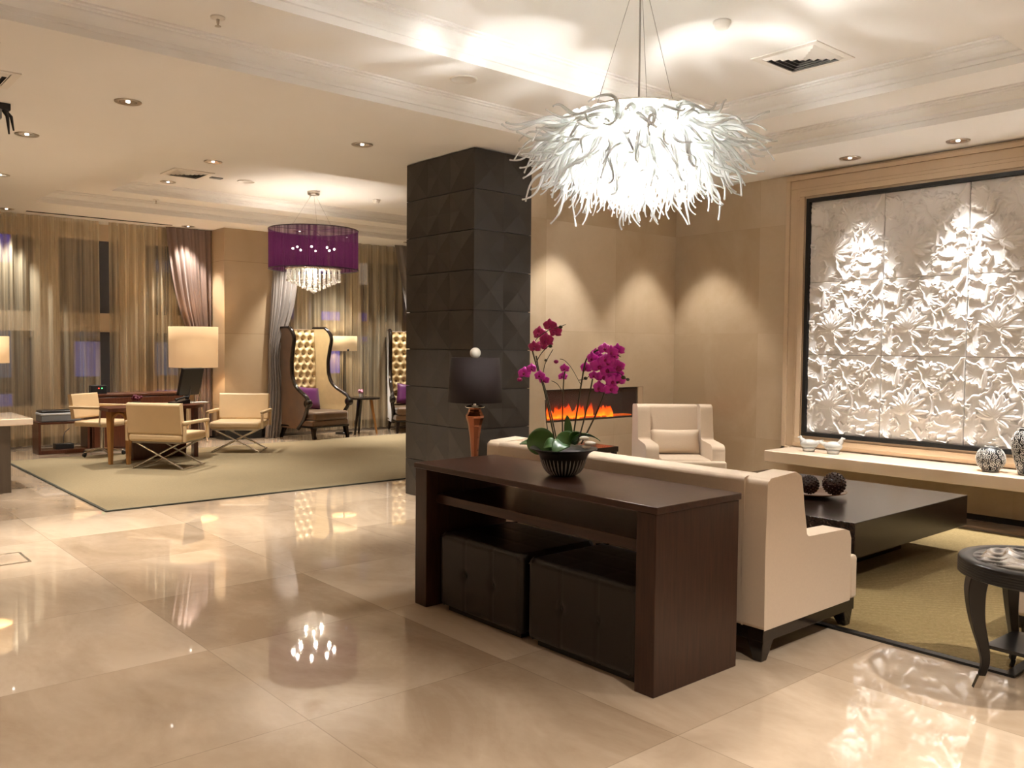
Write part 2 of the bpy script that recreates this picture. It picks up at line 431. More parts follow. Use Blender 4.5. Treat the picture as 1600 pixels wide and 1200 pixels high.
M['pane'] = glassy('window_pane', (.6, .62, .7), .85, .01, .25, 0)
M['darkpane'] = glassy('smoked_glass', (.8, .76, .72), .96, .02, .10, 0)

# ---------------------------------------------------------------- setting
struct(MB().box(-3.2, 12.2, -3.2, 14.6, -.12, 0).build('floor', M['floor']))
# ceiling with two nested trays
def rect_ring(mb, r0, z0, r1, z1):
    a = [(r0[0], r0[2], z0), (r0[1], r0[2], z0), (r0[1], r0[3], z0), (r0[0], r0[3], z0)]
    b = [(r1[0], r1[2], z1), (r1[1], r1[2], z1), (r1[1], r1[3], z1), (r1[0], r1[3], z1)]
    mb.add(a+b, [(i, (i+1) % 4, (i+1) % 4+4, i+4) for i in range(4)])
def inset(r, d): return (r[0]+d, r[1]-d, r[2]+d, r[3]-d)
def steps(mb, r, z0, z1):
    h = z1-z0; k = h/.16
    prof = [(0, 0), (0, .045), (.012, .048), (.012, .075), (.03, .085), (.05, .105), (.062, .125), (.062, .135), (.09, .137), (.09, .147), (.115, .149), (.115, .16)]
    for (d0, q0), (d1, q1) in zip(prof, prof[1:]): rect_ring(mb, inset(r, d0), z0+q0*k, inset(r, d1), z0+q1*k)
    return inset(r, .115)
cb = MB()
T1 = (.87, 6.93, 1.42, 5.45); T1i = (1.45, 6.36, 2.12, 4.70)
T2 = (2.6, 9.2, 8.03, 12.15); T2i = (3.35, 8.5, 8.75, 11.6)
xs = sorted({-3.2, 12.2, T1[0], T1[1], T2[0], T2[1]}); ys = sorted({-3.2, 14.6, T1[2], T1[3], T2[2], T2[3]})
for i in range(len(xs)-1):
    for j in range(len(ys)-1):
        cx, cy = (xs[i]+xs[i+1])/2, (ys[j]+ys[j+1])/2
        if any(t[0] < cx < t[1] and t[2] < cy < t[3] for t in (T1, T2)): continue
        cb.add([(xs[i], ys[j], CEIL), (xs[i], ys[j+1], CEIL), (xs[i+1], ys[j+1], CEIL), (xs[i+1], ys[j], CEIL)], [(0, 1, 2, 3)])
for T, Ti, z2, z3 in ((T1, T1i, C2, C3), (T2, T2i, C2, 3.50)):
    r = steps(cb, T, CEIL, z2)
    rect_ring(cb, r, z2, Ti, z2)
    r = steps(cb, Ti, z2, z3)
    cb.add([(r[0], r[2], z3), (r[0], r[3], z3), (r[1], r[3], z3), (r[1], r[2], z3)], [(0, 1, 2, 3)])
cb.box(-3.2, 12.2, -3.2, 14.6, 3.62, 3.7)
struct(cb.build('ceiling', M['ceil']))
HW = 3.21
WX = 7.9
# right wall (relief wall) with niche behind the shelf
struct(MB().box(WX, WX+.25, -3.0, 6.55, 0, HW).build('wall_right', M['wall_y']))
# fireplace wall with opening
fb = MB(); FY = 6.3
ox0, ox1, oz0, oz1 = 5.90, 7.37, .697, 1.03
fb.box(5.46, ox0, FY, FY+.3, 0, HW).box(ox1, WX, FY, FY+.3, 0, HW).box(ox0, ox1, FY, FY+.3, 0, oz0).box(ox0, ox1, FY, FY+.3, oz1, HW)
struct(fb.build('wall_back', M['wall_x']))
struct(MB().box(-3.2, -3.0, -3.0, 14.4, 0, HW).build('wall_left', M['walls']))
struct(MB().box(-3.0, 12.0, -3.2, -3.0, 0, HW).build('wall_rear', M['walls']))
struct(MB().box(10.2, 10.4, 6.6, 14.4, 0, HW).build('wall_far', M['walls']))
# far window wall: solid frame with openings
def window(idx, x0, x1, y, openings):
    fr = MB()
    xs = sorted({x0, x1}|{o[0] for o in openings}|{o[1] for o in openings})
    zs = sorted({0, HW}|{o[2] for o in openings}|{o[3] for o in openings})
    for i in range(len(xs)-1):
        for j in range(len(zs)-1):
            cx, cz = (xs[i]+xs[i+1])/2, (zs[j]+zs[j+1])/2
            if any(o[0] < cx < o[1] and o[2] < cz < o[3] for o in openings): continue
            fr.box(xs[i], xs[i+1], y, y+.14, zs[j], zs[j+1])
    w = struct(fr.build('window_%d' % idx, M['walls']))
    g = MB()
    for o in openings: g.box(o[0], o[1], y+.06, y+.07, o[2], o[3])
    g.build('window_pane', M['pane'], w)
ops = []
for a, b in ((-1.9, -1.1), (-.9, .3), (.5, 1.3), (1.55, 2.92), (3.25, 4.08), (4.45, 5.1), (6.3, 7.0), (7.2, 8.0), (8.2, 9.3)):
    ops += [(a, b, .55, 1.62), (a, b, 1.90, 2.97)]
window(1, -3.0, 10.2, 13.75, ops)
# stone frame (moulding) around the relief, right wall
def frame_ring(name, y0, y1, z0, z1, w, x0, x1, m, parent=None, kind=True, bevel=.004):
    b = MB()
    b.box(x0, x1, y0, y1, z1-w, z1).box(x0, x1, y0, y1, z0, z0+w).box(x0, x1, y0, y0+w, z0+w, z1-w).box(x0, x1, y1-w, y1, z0+w, z1-w)
    return b.build(name, m, parent, bevel=bevel)
RY0, RY1 = .86, 4.59       # relief panels span
RZ = [.635, 1.404, 2.116, 2.905]
t = MB()
def rr(d): return (RY0-d, RY1+d, RZ[0]-d, RZ[3]+d)
for d_out, d_in, x0, x1 in ((.30, .035, WX-.015, WX+.0), (.28, .235, WX-.05, WX-.015), (.235, .15, WX-.035, WX-.015), (.15, .035, WX-.055, WX-.015), (.115, .06, WX-.075, WX-.055)):
    a = rr(d_out); w = d_out-d_in
    if a[3] > HW: a = (a[0], a[1], a[2], HW-.002)
    z0 = max(a[2], .476)
    t.box(x0, x1, a[0], a[1], RZ[3]+d_in, a[3]).box(x0, x1, a[0], a[1], z0, RZ[0]-d_in)
    t.box(x0, x1, a[0], a[0]+w, RZ[0]-d_in, RZ[3]+d_in).box(x0, x1, a[1]-w, a[1], RZ[0]-d_in, RZ[3]+d_in)
struct(t.build('trim_1', M['trim_stone'], bevel=.006))
struct(MB().box(WX-.012, WX, -3, 6.3, 0, .05).build('baseboard_right', M['dkstone']))
struct(MB().box(-3.0, 10.2, 13.72, 13.75, 0, .1).build('baseboard_far', M['dkstone']))

# night street beyond the windows
b = thing('street_building', 'dark office block across the street behind the sheer curtains', 'building', (0, 0, 0))
MB().box(-6, 16, 24, 30, -4, 12).build('wall', mat('night_wall', (.02, .02, .03), .8), b)
k = 0
for x in range(-3, 15):
    for z in (-1.0, .6, 1.6, 3.4, 5.2):
        if random.random() < .4: continue
        e = emis('far_window_glow_%d' % k, random.choice([(.12, .08, .9), (.5, .35, .2), (.15, .15, .35), (.2, .25, .3)]), random.choice([.08, .2, .4])); k += 1
        MB().box(x, x+.6, 23.95, 24, z, z+random.choice([.3, .9, 1.2])).build('window', e, b)

# rugs
def rug(name, x0, x1, y0, y1, m, label, border, bw, ring_gap=0):
    r = thing(name, label, 'rug', ((x0+x1)/2, (y0+y1)/2, 0))
    hx, hy = (x1-x0)/2, (y1-y0)/2
    MB().box(-hx+bw, hx-bw, -hy+bw, hy-bw, 0.0005, .013).build('pile', m, r, bevel=.003)
    q = MB()
    q.box(-hx, hx, -hy, -hy+bw, .0005, .012).box(-hx, hx, hy-bw, hy, .0005, .012).box(-hx, -hx+bw, -hy+bw, hy-bw, .0005, .012).box(hx-bw, hx, -hy+bw, hy-bw, .0005, .012)
    q.build('border', border, r)
    return r
rug('area_rug', 4.18, 7.42, 1.40, 5.85, M['rug'], 'olive woven rug with a black border under the low dark coffee table', M['black'], .045)
rug('area_rug', 2.2, 9.6, 7.87, 11.95, M['rug_far'], 'large sand coloured flat rug under the tan chairs by the windows', mat('dark_edge', (.05, .05, .035), .8), .022)

# ---------------------------------------------------------------- column
col = thing('column', 'square dark column clad in faceted blocks up to the ceiling', 'column', (4.767, 6.04, 0))
CW, CD = 1.0, 1.06   # the cladding continues to where the fireplace wall starts
MB().box(.025, .67, .025, CD-.025, 0, 3.205).build('core', M['black'], col)
for row in range(9):
    z0 = row*.356+.003; z1 = min((row+1)*.356-.003, 3.205)
    q = MB()
    def face(P0, U, n, w, seed):
        rs = random.Random(seed)
        nu, nv = 2*n, 2
        def pt(i, j):
            s = i/nu; z = z0+(z1-z0)*j/nv
            d = 0.0
            if 0 < i < nu and j == 1: d = rs.choice([.026, .016]) if i % 2 else -.004
            if 0 < i < nu and j != 1: d = .010 if i % 2 == 0 else 0.002
            if i in (0, nu) and j == 1: d = .006
            return (P0[0]+U[0]*s*w+U[1]*d, P0[1]+U[1]*s*w*-1*(-1 if U[1] else 1)-0, z, d)
        return nu, nv, pt
    # left face (normal -X) and right face (normal -Y), plus the two hidden ones
    for nrm, org, du, w, n in (((-1, 0), (0, 0), (0, 1), CD, 3), ((0, -1), (0, 0), (1, 0), .675, 2), ((0, 1), (.675, CD), (-1, 0), .675, 2), ((1, 0), (.675, CD), (0, -1), CD, 3)):
        nu, nv = 2*n, 2
        rs = random.Random(row*7+n+int(nrm[0]*3))
        P = {}
        for i in range(nu+1):
            for j in range(nv+1):
                d = 0
                if j == 1: d = rs.choice([.020, .011]) if i % 2 else 0.0
                elif i % 2 == 0 and 0 < i < nu: d = .007
                if i in (0, nu): d = .0
                P[i, j] = (org[0]+du[0]*w*i/nu+nrm[0]*d, org[1]+du[1]*w*i/nu+nrm[1]*d, z0+(z1-z0)*j/nv)
        vs = [P[i, j] for i in range(nu+1) for j in range(nv+1)]
        fs = []
        for i in range(nu):
            for j in range(nv):
                a, b_, c, d_ = i*(nv+1)+j, (i+1)*(nv+1)+j, (i+1)*(nv+1)+j+1, i*(nv+1)+j+1
                if (i+j) % 2 == 0: fs += [(a, b_, c), (a, c, d_)]
                else: fs += [(a, b_, d_), (b_, c, d_)]
        q.add(vs, fs)
    q.add([(0, 0, z1), (.675, 0, z1), (.675, CD, z1), (0, CD, z1), (0, 0, z0), (.675, 0, z0), (.675, CD, z0), (0, CD, z0)], [(0, 1, 2, 3), (7, 6, 5, 4)])
    q.build('cladding_block', M['column'], col)

# stone pillar between the windows
pl = thing('pillar', 'beige marble pillar between the two curtained windows with black foot', 'pillar', (5.28, 12.75, 0))
MB().box(0, .80, 0, .97, .16, HW-.002).build('shaft', M['pillar'], pl)
MB().box(-.012, .812, -.012, .97, 0, .16).build('foot', M['dkstone'], pl)

# ---------------------------------------------------------------- curtains
def curtain(name, label, x0, x1, y, z0, z1, m, waves, amp, xtop0=None, xtop1=None, tie=None, seed=1, cat='curtain', group=None):
    rs = np.random.RandomState(seed)
    ph = rs.rand(6)*6.28
    nu, nv = int(waves*14), 40
    def fn(u, v):
        a0 = x0 if xtop0 is None else xtop0; a1 = x1 if xtop1 is None else xtop1
        l = x0+(a0-x0)*v; r = x1+(a1-x1)*v
        if tie:
            zt, tl, tr, wd_ = tie
            k = math.exp(-((v-zt)/wd_)**2)
            l = l*(1-k)+tl*k; r = r*(1-k)+tr*k
        uu = u+.012*math.sin(9*u+ph[0])+.006*math.sin(23*u+ph[1])
        x = l+(r-l)*uu
        w = 2*PI*waves*u
        dy = amp*(math.sin(w+.9*math.sin(3.1*u*PI+ph[2]))*(.75+.35*math.sin(7*u+ph[3]))+.25*math.sin(2.3*w+ph[4]+.8*v))
        dy *= (1.0-.45*v*v)
        return (x+.25*dy*math.cos(w*.5), y+dy, z0+(z1-z0)*v)
    o = MB().grid(fn, nu, nv).build(name, m)
    tag(o, label, cat, group)
    return o
curtain('sheer_curtain', 'sheer golden curtain at the far left window behind the printer bench', -.9, 3.66, 13.33, .03, 3.2, M['sheer'], 27, .05, seed=3)
curtain('sheer_curtain', 'sheer golden curtain behind the desk and monitor, ends at the mauve drape', 3.80, 4.95, 13.33, .03, 3.2, M['sheer'], 9, .05, seed=5)
curtain('sheer_curtain', 'sheer golden curtain behind the slim floor lamp and round side table', 6.25, 9.2, 13.0, .03, 3.2, M['sheer'], 17, .05, seed=8)
curtain('drape', 'mauve drape left of the marble pillar behind the big drum shade', 4.95, 5.27, 13.22, .03, 3.2, M['drape'], 6, .035, xtop0=4.58, seed=9, tie=(.3, 5.02, 5.25, .25))
curtain('drape', 'silvery grey drape right of the marble pillar behind the tall tufted chair', 5.88, 6.12, 12.66, .01, 3.2, M['drape_g'], 5, .035, xtop0=6.05, xtop1=6.52, seed=12, tie=(.38, 5.94, 6.12, .16))
curtain('drape', 'grey drape beside the dark column behind the half-hidden tufted chair', 8.98, 9.3, 12.72, .03, 3.2, M['drape_g'], 5, .03, xtop0=8.3, seed=13)

# ---------------------------------------------------------------- relief wall art
def relief_mesh(name, h, seed=0):
    n = 190
    u, v = np.meshgrid(np.linspace(0, 1, n), np.linspace(0, 1, n), indexing='ij')
    rs = np.random.RandomState(21)
    def vn(sc, sd):
        r = np.random.RandomState(sd); g = r.rand(int(sc)+3, int(sc)+3)
        x = u*sc; y = v*sc; i = x.astype(int); j = y.astype(int); fx = x-i; fy = y-j
        fx = fx*fx*(3-2*fx); fy = fy*fy*(3-2*fy)
        return (g[i, j]*(1-fx)*(1-fy)+g[i+1, j]*fx*(1-fy)+g[i, j+1]*(1-fx)*fy+g[i+1, j+1]*fx*fy)
    wx = u+.05*(vn(9, 1)-.5)+.03*(vn(19, 2)-.5); wy = v+.05*(vn(9, 3)-.5)+.03*(vn(19, 4)-.5)
    H = .10*vn(7, 5)+.07*vn(15, 6)
    def leaf(cx, cy, r, h0, k=7, ph=0, ex=1.0, rot=0):
        nonlocal H
        dx = (wx-cx); dy = (wy-cy)
        c, s = math.cos(rot), math.sin(rot)
        a = dx*c+dy*s; b_ = (-dx*s+dy*c)/ex
        th = np.arctan2(b_, a)
        R = r*(1+.10*np.sin(k*th+ph)+.07*np.sin((2*k+3)*th+ph*2)+.04*np.sin(23*th))
        q = np.hypot(a, b_)/R
        body = h0*(.45+.35*q**2+.07*np.cos(17*th)*q)+.30*h0*np.exp(-((q-.90)/.08)**2)
        mask = 1/(1+np.exp((q-1)*38))
        H = np.where(body*mask > 0, H*(1-mask)+mask*np.maximum(H*.4, body), H)
    def petal(cx, cy, ang, ln, wd_, h0):
        nonlocal H
        dx = (u-cx); dy = (v-cy); c, s = math.cos(ang), math.sin(ang)
        a = (dx*c+dy*s)/ln; t_ = (-dx*s+dy*c)
        w = wd_*np.sin(np.clip(a, 0, 1)**.8*PI)**.75+1e-4
        q = np.clip(1-(t_/w)**2, 0, 1)
        hh = h0*(np.sqrt(q)*.75+.3*np.clip(a, 0, 1))-.10*h0*np.exp(-(t_/.006)**2)
        hh = np.where((a > 0) & (a < 1) & (q > 0), hh, 0)
        H = np.maximum(H, hh)
    def worm(pts, r, h0):
        nonlocal H
        pts = np.array(pts, float)
        best = np.full(u.shape, 9.)
        for (p, q) in zip(pts[:-1], pts[1:]):
            d = q-p; L2 = (d**2).sum()
            tt = np.clip(((wx-p[0])*d[0]+(wy-p[1])*d[1])/L2, 0, 1)
            best = np.minimum(best, np.hypot(wx-p[0]-tt*d[0], wy-p[1]-tt*d[1]))
        H = np.maximum(H, h0*np.sqrt(np.clip(1-(best/r)**2, 0, 1)))
    leaf(.80, .22, .21, .62, 6, .5, .62, .35)
    leaf(.14, .80, .17, .55, 5, 1.2, .8)
    leaf(.55, .74, .20, .66, 7, 2.4, .9, .3)
    leaf(.93, .62, .13, .50, 6, 0, 1.2)
    leaf(.08, .20, .12, .45, 5, 2, 1.4)
    leaf(.48, .08, .16, .45, 8, 1, .45, .1)
    worm([(.66, .50), (.52, .70), (.47, .84)], .014, .62)
    worm([(.62, .30), (.66, .44), (.62, .52), (.72, .60), (.84, .74)], .018, .6)
    worm([(.42, .36), (.36, .22), (.42, .10), (.50, 0)], .017, .85)
    for (x0_, y0_, sd) in ((.02, .52, 1), (.30, .92, 2), (.72, .93, 3), (.70, .40, 4), (.03, .40, 5), (.60, .18, 6), (.05, .06, 7), (.86, .44, 8), (.34, .62, 9), (.70, .04, 10), (.18, .60, 11), (.78, .80, 12), (.5, .56, 13), (.86, .14, 14), (.02, .94, 15), (.44, .96, 16), (.02, .30, 17), (.60, .66, 18), (.90, .88, 19), (.22, .12, 20)):
        r = random.Random(sd); p = [(x0_, y0_)]; a = r.uniform(-.6, .6)
        for _ in range(7):
            a += r.uniform(-1.1, 1.1); p.append((p[-1][0]+.038*math.cos(a), p[-1][1]+.032*math.sin(a)))
        worm(p, .012+.004*(sd % 2), .62)
    # open flower
    for k_, (an, ln) in enumerate([(-.25, .26), (0.05, .28), (.35, .27), (.65, .29), (.95, .27), (1.25, .29), (1.6, .27), (1.95, .25), (2.3, .25), (2.7, .22), (3.05, .2), (-.55, .2)]):
        petal(.33, .34, an, ln, .036+.008*(k_ % 3), .75+.2*(k_ % 2))
    for k_ in range(7): petal(.33, .35, .5+.32*k_, .15, .026, 1.05)
    # small round bloom, top right
    for k_ in range(9): petal(.78, .82, k_*2*PI/9, .10, .026, .75+.1*(k_ % 2))
    bb = np.hypot(u-.78, v-.82); H = np.maximum(H, .85*np.exp(-(bb/.028)**4))
    # bud
    petal(.20, .62, 1.45, .26, .035, .9)
    e = np.minimum(np.minimum(u, 1-u), np.minimum(v, 1-v))
    H = H*np.clip(e/.012, 0, 1)**.5*.042
    W = .742-.003
    vs = np.stack([-H.ravel()-.012, -(u.ravel())*W, v.ravel()*(h-.003)], 1)
    # rear row to give thickness
    idx = np.arange(n*n).reshape(n, n)
    f = np.stack([idx[:-1, :-1], idx[:-1, 1:], idx[1:, 1:], idx[1:, :-1]], -1).reshape(-1, 4)
    vs = vs.tolist(); fs = f.tolist()
    k = len(vs)
    vs += [[0, 0, 0], [0, -W, 0], [0, -W, h-.003], [0, 0, h-.003]]
    me = bpy.data.meshes.new(name)
    fs += [[k, k+1, k+2, k+3], [idx[0, 0], idx[-1, 0], k+1, k], [idx[0, -1], k+3, k+2, idx[-1, -1]], [idx[0, 0], k, k+3, idx[0, -1]], [idx[-1, 0], idx[-1, -1], k+2, k+1]]
    fs = [[int(i) for i in q] for q in fs]
    me.from_pydata(vs, [], fs)
    me.materials.append(M['relief'])
    me.polygons.foreach_set('use_smooth', [True]*(len(fs)-5)+[False]*5)
    me.update()
    return me
art = thing('wall_relief', 'large white lotus relief of square plaster panels in a black frame', 'wall art', (WX-.02, (RY0+RY1)/2, RZ[0]))
ycen = (RY0+RY1)/2
fr = MB()
for (a, b_, c, d_) in ((RY0-.035, RY1+.035, RZ[3], RZ[3]+.035), (RY0-.035, RY1+.035, RZ[0]-.035, RZ[0]), (RY0-.035, RY0, RZ[0], RZ[3]), (RY1, RY1+.035, RZ[0], RZ[3])):
    fr.box(-.06, .004, a-ycen, b_-ycen, c-RZ[0], d_-RZ[0])
fr.box(-.006, .004, RY0-ycen, RY1-ycen, 0, RZ[3]-RZ[0])
fr.build('frame', M['black'], art)
rm = [relief_mesh('relief_panel', RZ[i+1]-RZ[i]) for i in range(3)]
for r in range(3):
    for c in range(5):
        o = bpy.data.objects.new('relief_panel', rm[r]); COL.objects.link(o); o.parent = art
        o.location = (-.008, RY1-c*.746-ycen-.0015, RZ[r]-RZ[0]+.0015)

# stone shelf
tag(MB().box(7.35, WX, .3, 4.74, .365, .475).build('stone_shelf', M['shelf_stone'], bevel=.008), 'long cantilevered beige marble shelf below the white relief', 'shelf')

# ---------------------------------------------------------------- fireplace
fp = thing('electric_fireplace', 'slim electric fireplace with orange flames set into the marble wall', 'fireplace', ((ox0+7.29)/2, FY, oz0))
hw = (7.29-ox0)/2-.002
MB().box(-hw, hw, .22, .24, .003, .33).box(-hw, hw, .02, .22, .003, .02).box(-hw, hw, .02, .22, .31, .33).box(-hw, -hw+.012, .02, .22, .02, .31).box(hw-.012, hw, .02, .22, .02, .31).build('firebox', mat('firebox_inside', (.05, .035, .028), .35), fp)
MB().box(-hw, hw, .012, .017, .003, .33).build('glass_front', M['darkpane'], fp)
MB().box(hw, hw+.078, .0, .02, .003, .33).build('side_cover', M['trim_stone'], fp)
def flame_mat():
    m, N, L, P = nm('flame'); N.remove(P); out = N['Material Output']
    ge = N.new('ShaderNodeNewGeometry'); sp = N.new('ShaderNodeSeparateXYZ'); L.new(ge.outputs['Position'], sp.inputs[0])
    nz = N.new('ShaderNodeTexNoise'); nz.inputs['Scale'].default_value = 22; nz.inputs['Detail'].default_value = 3; L.new(ge.outputs['Position'], nz.inputs['Vector'])
    mr = N.new('ShaderNodeMapRange'); mr.inputs[1].default_value = .72; mr.inputs[2].default_value = .88; L.new(sp.outputs[2], mr.inputs[0])
    ad = N.new('ShaderNodeMath'); ad.inputs[1].default_value = -.25; L.new(mr.outputs[0], ad.inputs[0])
    a2 = N.new('ShaderNodeMath'); L.new(ad.outputs[0], a2.inputs[0]); 
    m5 = N.new('ShaderNodeMath'); m5.operation = 'MULTIPLY'; m5.inputs[1].default_value = .6; L.new(nz.outputs[0], m5.inputs[0]); L.new(m5.outputs[0], a2.inputs[1])
    cr = N.new('ShaderNodeValToRGB'); e = cr.color_ramp.elements
    e[0].color = (1, .30, .01, 1); e[0].position = 0; e[1].color = (.35, .012, 0, 1); e[1].position = .9
    x = cr.color_ramp.elements.new(.3); x.color = (1, .09, .003, 1)
    L.new(a2.outputs[0], cr.inputs[0])
    em = N.new('ShaderNodeEmission'); em.inputs[1].default_value = 1.0; L.new(cr.outputs[0], em.inputs[0])
    tr = N.new('ShaderNodeBsdfTransparent'); mx = N.new('ShaderNodeMixShader'); 
    m6 = N.new('ShaderNodeMapRange'); m6.inputs[1].default_value = .35; m6.inputs[2].default_value = 1.1; m6.inputs[3].default_value = 0.1; m6.inputs[4].default_value = 1; L.new(a2.outputs[0], m6.inputs[0])
    L.new(m6.outputs[0], mx.inputs[0]); L.new(em.outputs[0], mx.inputs[1]); L.new(tr.outputs[0], mx.inputs[2]); L.new(mx.outputs[0], out.inputs[0])
    return m
fl_ = MB(); rs = random.Random(4)
for k in range(60):
    x = -hw+.05+rs.random()*(1.02)
    h = rs.uniform(.07, .17)*(1.0 if x < .1 else .8); w = rs.uniform(.018, .04); y = rs.uniform(.06, .16); ln = rs.uniform(-.03, .03)
    pts = [(x, y, .02), (x+ln*.2, y, .02+h*.35), (x+ln*.6, y, .02+h*.7), (x+ln, y, .02+h)]
    fl_.tube(pts, [w, w*.9, w*.45, .001], 8)
fl_.build('flames', flame_mat(), fp)
MB().box(-hw+.02, hw-.05, .05, .18, .018, .032).build('ember_bed', emis('embers', (1, .16, .01), .2), fp)

# ---------------------------------------------------------------- console table and ottomans
ct = thing('console_table', 'dark brown console table behind the cream sofa, orchid bowl on top', 'table', (3.052, 3.15, 0))
def lb(x0, x1, y0, y1, z0, z1): return (x0-3.052, x1-3.052, y0-3.15, y1-3.15, z0, z1)
MB().box(*lb(2.755, 3.350, 2.270, 4.022, .770, .80)).build('tabletop', M['espresso'], ct, bevel=.003)
MB().box(*lb(2.762, 3.345, 2.280, 2.385, 0, .769)).build('side_panel', M['espresso_v'], ct, bevel=.003)
MB().box(*lb(2.762, 3.345, 3.908, 4.015, 0, .769)).build('side_panel', M['espresso_v'], ct, bevel=.003)
MB().box(*lb(2.83, 3.33, 2.385, 3.908, .58, .63)).build('shelf', M['espresso'], ct, bevel=.002)
def ottoman(y0, y1, label):
    w = (y1-y0)/2; cy = (y0+y1)/2
    o = thing('ottoman', label, 'ottoman', (3.06, cy, 0), 0, 'leather ottomans under the console')
    D = .265; H0, H1 = .03, .43
    # tufted cushion faces: seams pull in
    def cushion(sign_axis):
        pass
    q = MB()
    seams_y = [-w/3, w/3]
    def groove(c, lst): return -sum(.004*math.exp(-((c-s)/.006)**2) for s in lst)
    btn = [(sy, z) for sy in seams_y for z in (.23,)]
    def front(sgn):
        def fn(u, v):
            y = -w+2*w*u; z = H0+(H1-H0)*v
            e = min(u, 1-u)*2*w; f = min(v, 1-v)*(H1-H0)
            d = groove(y, seams_y)
            d -= sum(.014*math.exp(-(((y-a)**2+(z-b_)**2)/.0006)) for a, b_ in btn)
            r = .03
            if e < r: d -= r-math.sqrt(max(0, r*r-(r-e)**2))
            if f < r: d -= (r-math.sqrt(max(0, r*r-(r-f)**2)))*.8
            return (sgn*(D+d), y, z)
        return fn
    q.grid(front(-1), 60, 36); q.grid(front(1), 30, 18)
    def side(sgn):
        def fn(u, v):
            x = -D+2*D*u; z = H0+(H1-H0)*v
            e = min(u, 1-u)*2*D; f = min(v, 1-v)*(H1-H0); d = groove(x, [-D/3, D/3]); r = .03
            if e < r: d -= r-math.sqrt(max(0, r*r-(r-e)**2))
            if f < r: d -= (r-math.sqrt(max(0, r*r-(r-f)**2)))*.8
            return (x, sgn*(w+d), z)
        return fn
    q.grid(side(-1), 40, 24); q.grid(side(1), 40, 24)
    def topf(z, s):
        def fn(u, v):
            x = -D+2*D*u; y = -w+2*w*v; e = min(min(u, 1-u)*2*D, min(v, 1-v)*2*w); r = .03
            d = groove(y, seams_y)+groove(x, [-D/3, D/3])
            if e < r: d -= r-math.sqrt(max(0, r*r-(r-e)**2))
            k = .024/(max(abs(x)/D, 1e-6)) if False else 0
            return (x, y, z+s*d)
        return fn
    q.grid(topf(H1, 1), 40, 44)
    q.box(-D+.03, D-.03, -w+.03, w-.03, H0, H1-.03)
    q.build('cushion', M['leather_dark'], o)
    bt = MB()
    for a, b_ in btn: bt.ball((-D+.017, a, b_), .011, 10, 6, (.5, 1, 1))
    bt.build('button', M['leather_dark'], o)
    MB().box(-D+.04, D-.04, -w+.04, w-.04, 0, H0+.002).build('base', M['black'], o)
ottoman(2.405, 3.105, 'dark leather ottoman under the console, the nearer right-hand one')
ottoman(3.150, 3.830, 'dark leather ottoman under the console, the farther left-hand one')

# ---------------------------------------------------------------- winged seating
def winged(name, label, cat, width, depth, loc, az, top=.86, legs=True, sub_seats=1, pillow=None, tilt=0):
    r = thing(name, label, cat, (loc[0], loc[1], 0), math.radians(az+90))
    hw = width/2; B = depth/2     # back at y=+B, front at y=-B
    def Y(d): return B-d
    z0 = .155
    prof = [(.0, z0), (-.005, .5), (.005, top-.02), (.03, top), (.24, top+.012), (.29, top-.01), (.305, top-.06), (.322, .70), (.345, .60), (.352, .552), (.375, .545), (.72, .535), (.765, .52), (.785, .48), (.785, z0)]
    for s in (-1, 1):
        t_ = .125
        x_in = s*(hw-t_); x_out = s*hw
        # wing (above arm) is slightly flared outward
        MB().prism(prof if s > 0 else prof[::-1], lambda d, z: (x_in, Y(d), z), lambda d, z: (x_out, Y(d), z)).build('arm', M['cream'], r, bevel=.018, seg=3)
    # backrest between wings
    bp = [(.0, z0), (-.003, top-.01), (.02, top), (.15, top), (.17, top-.02), (.235, .36), (.24, z0)]
    MB().prism(bp, lambda d, z: (-hw+.12, Y(d), z), lambda d, z: (hw-.12, Y(d), z)).build('backrest', M['cream'], r, bevel=.014, seg=3)
    # seat cushions
    n = sub_seats; wi = (2*hw-.25)/n
    for k in range(n):
        a = -hw+.125+k*wi
        MB().box(a+.002, a+wi-.002, Y(.80), Y(.22), .27, .40).build('seat_cushion', M['cream'], r, bevel=.035, seg=4)
    MB().box(-hw+.127, hw-.127, Y(.79), Y(.2), z0, .275).build('seat_deck', M['cream'], r, bevel=.01)
    MB().box(-hw-.001, hw+.001, Y(.86), Y(.782), z0, .385).build('seat_front', M['cream'], r, bevel=.02, seg=3)
    MB().box(-hw+.01, hw-.01, Y(.85), Y(.01), .095, z0).build('plinth', M['gloss_black'], r, bevel=.003)
    for sx in (-1, 1):
        for d, fl in ((.055, -1), (.79, 1)):
            x = sx*(hw-.055)
            MB().taper((x, Y(d)-(.0), .1), .045, (x+sx*.012, Y(d)+(.02 if d < .4 else -.02), .0135 if (d > .4 and cat == 'sofa') else .0135 if cat != 'sofa' else 0.0), .022).build('leg', M['gloss_black'], r, bevel=.003)
    return r
sofa = winged('sofa', 'cream upholstered sofa with winged back, seen from behind the console', 'sofa', 2.03, .88, (3.46+.44, 3.225), 0, sub_seats=2)
arm = winged('wingback_armchair', 'cream wingback armchair in the marble corner by the fireplace', 'armchair', .76, .86, (6.85, 5.40), -129, top=.88)
arm2 = winged('wingback_armchair', 'cream armchair at the right edge behind the round silver-topped table', 'armchair', .84, .86, (5.06, 1.13), 90)
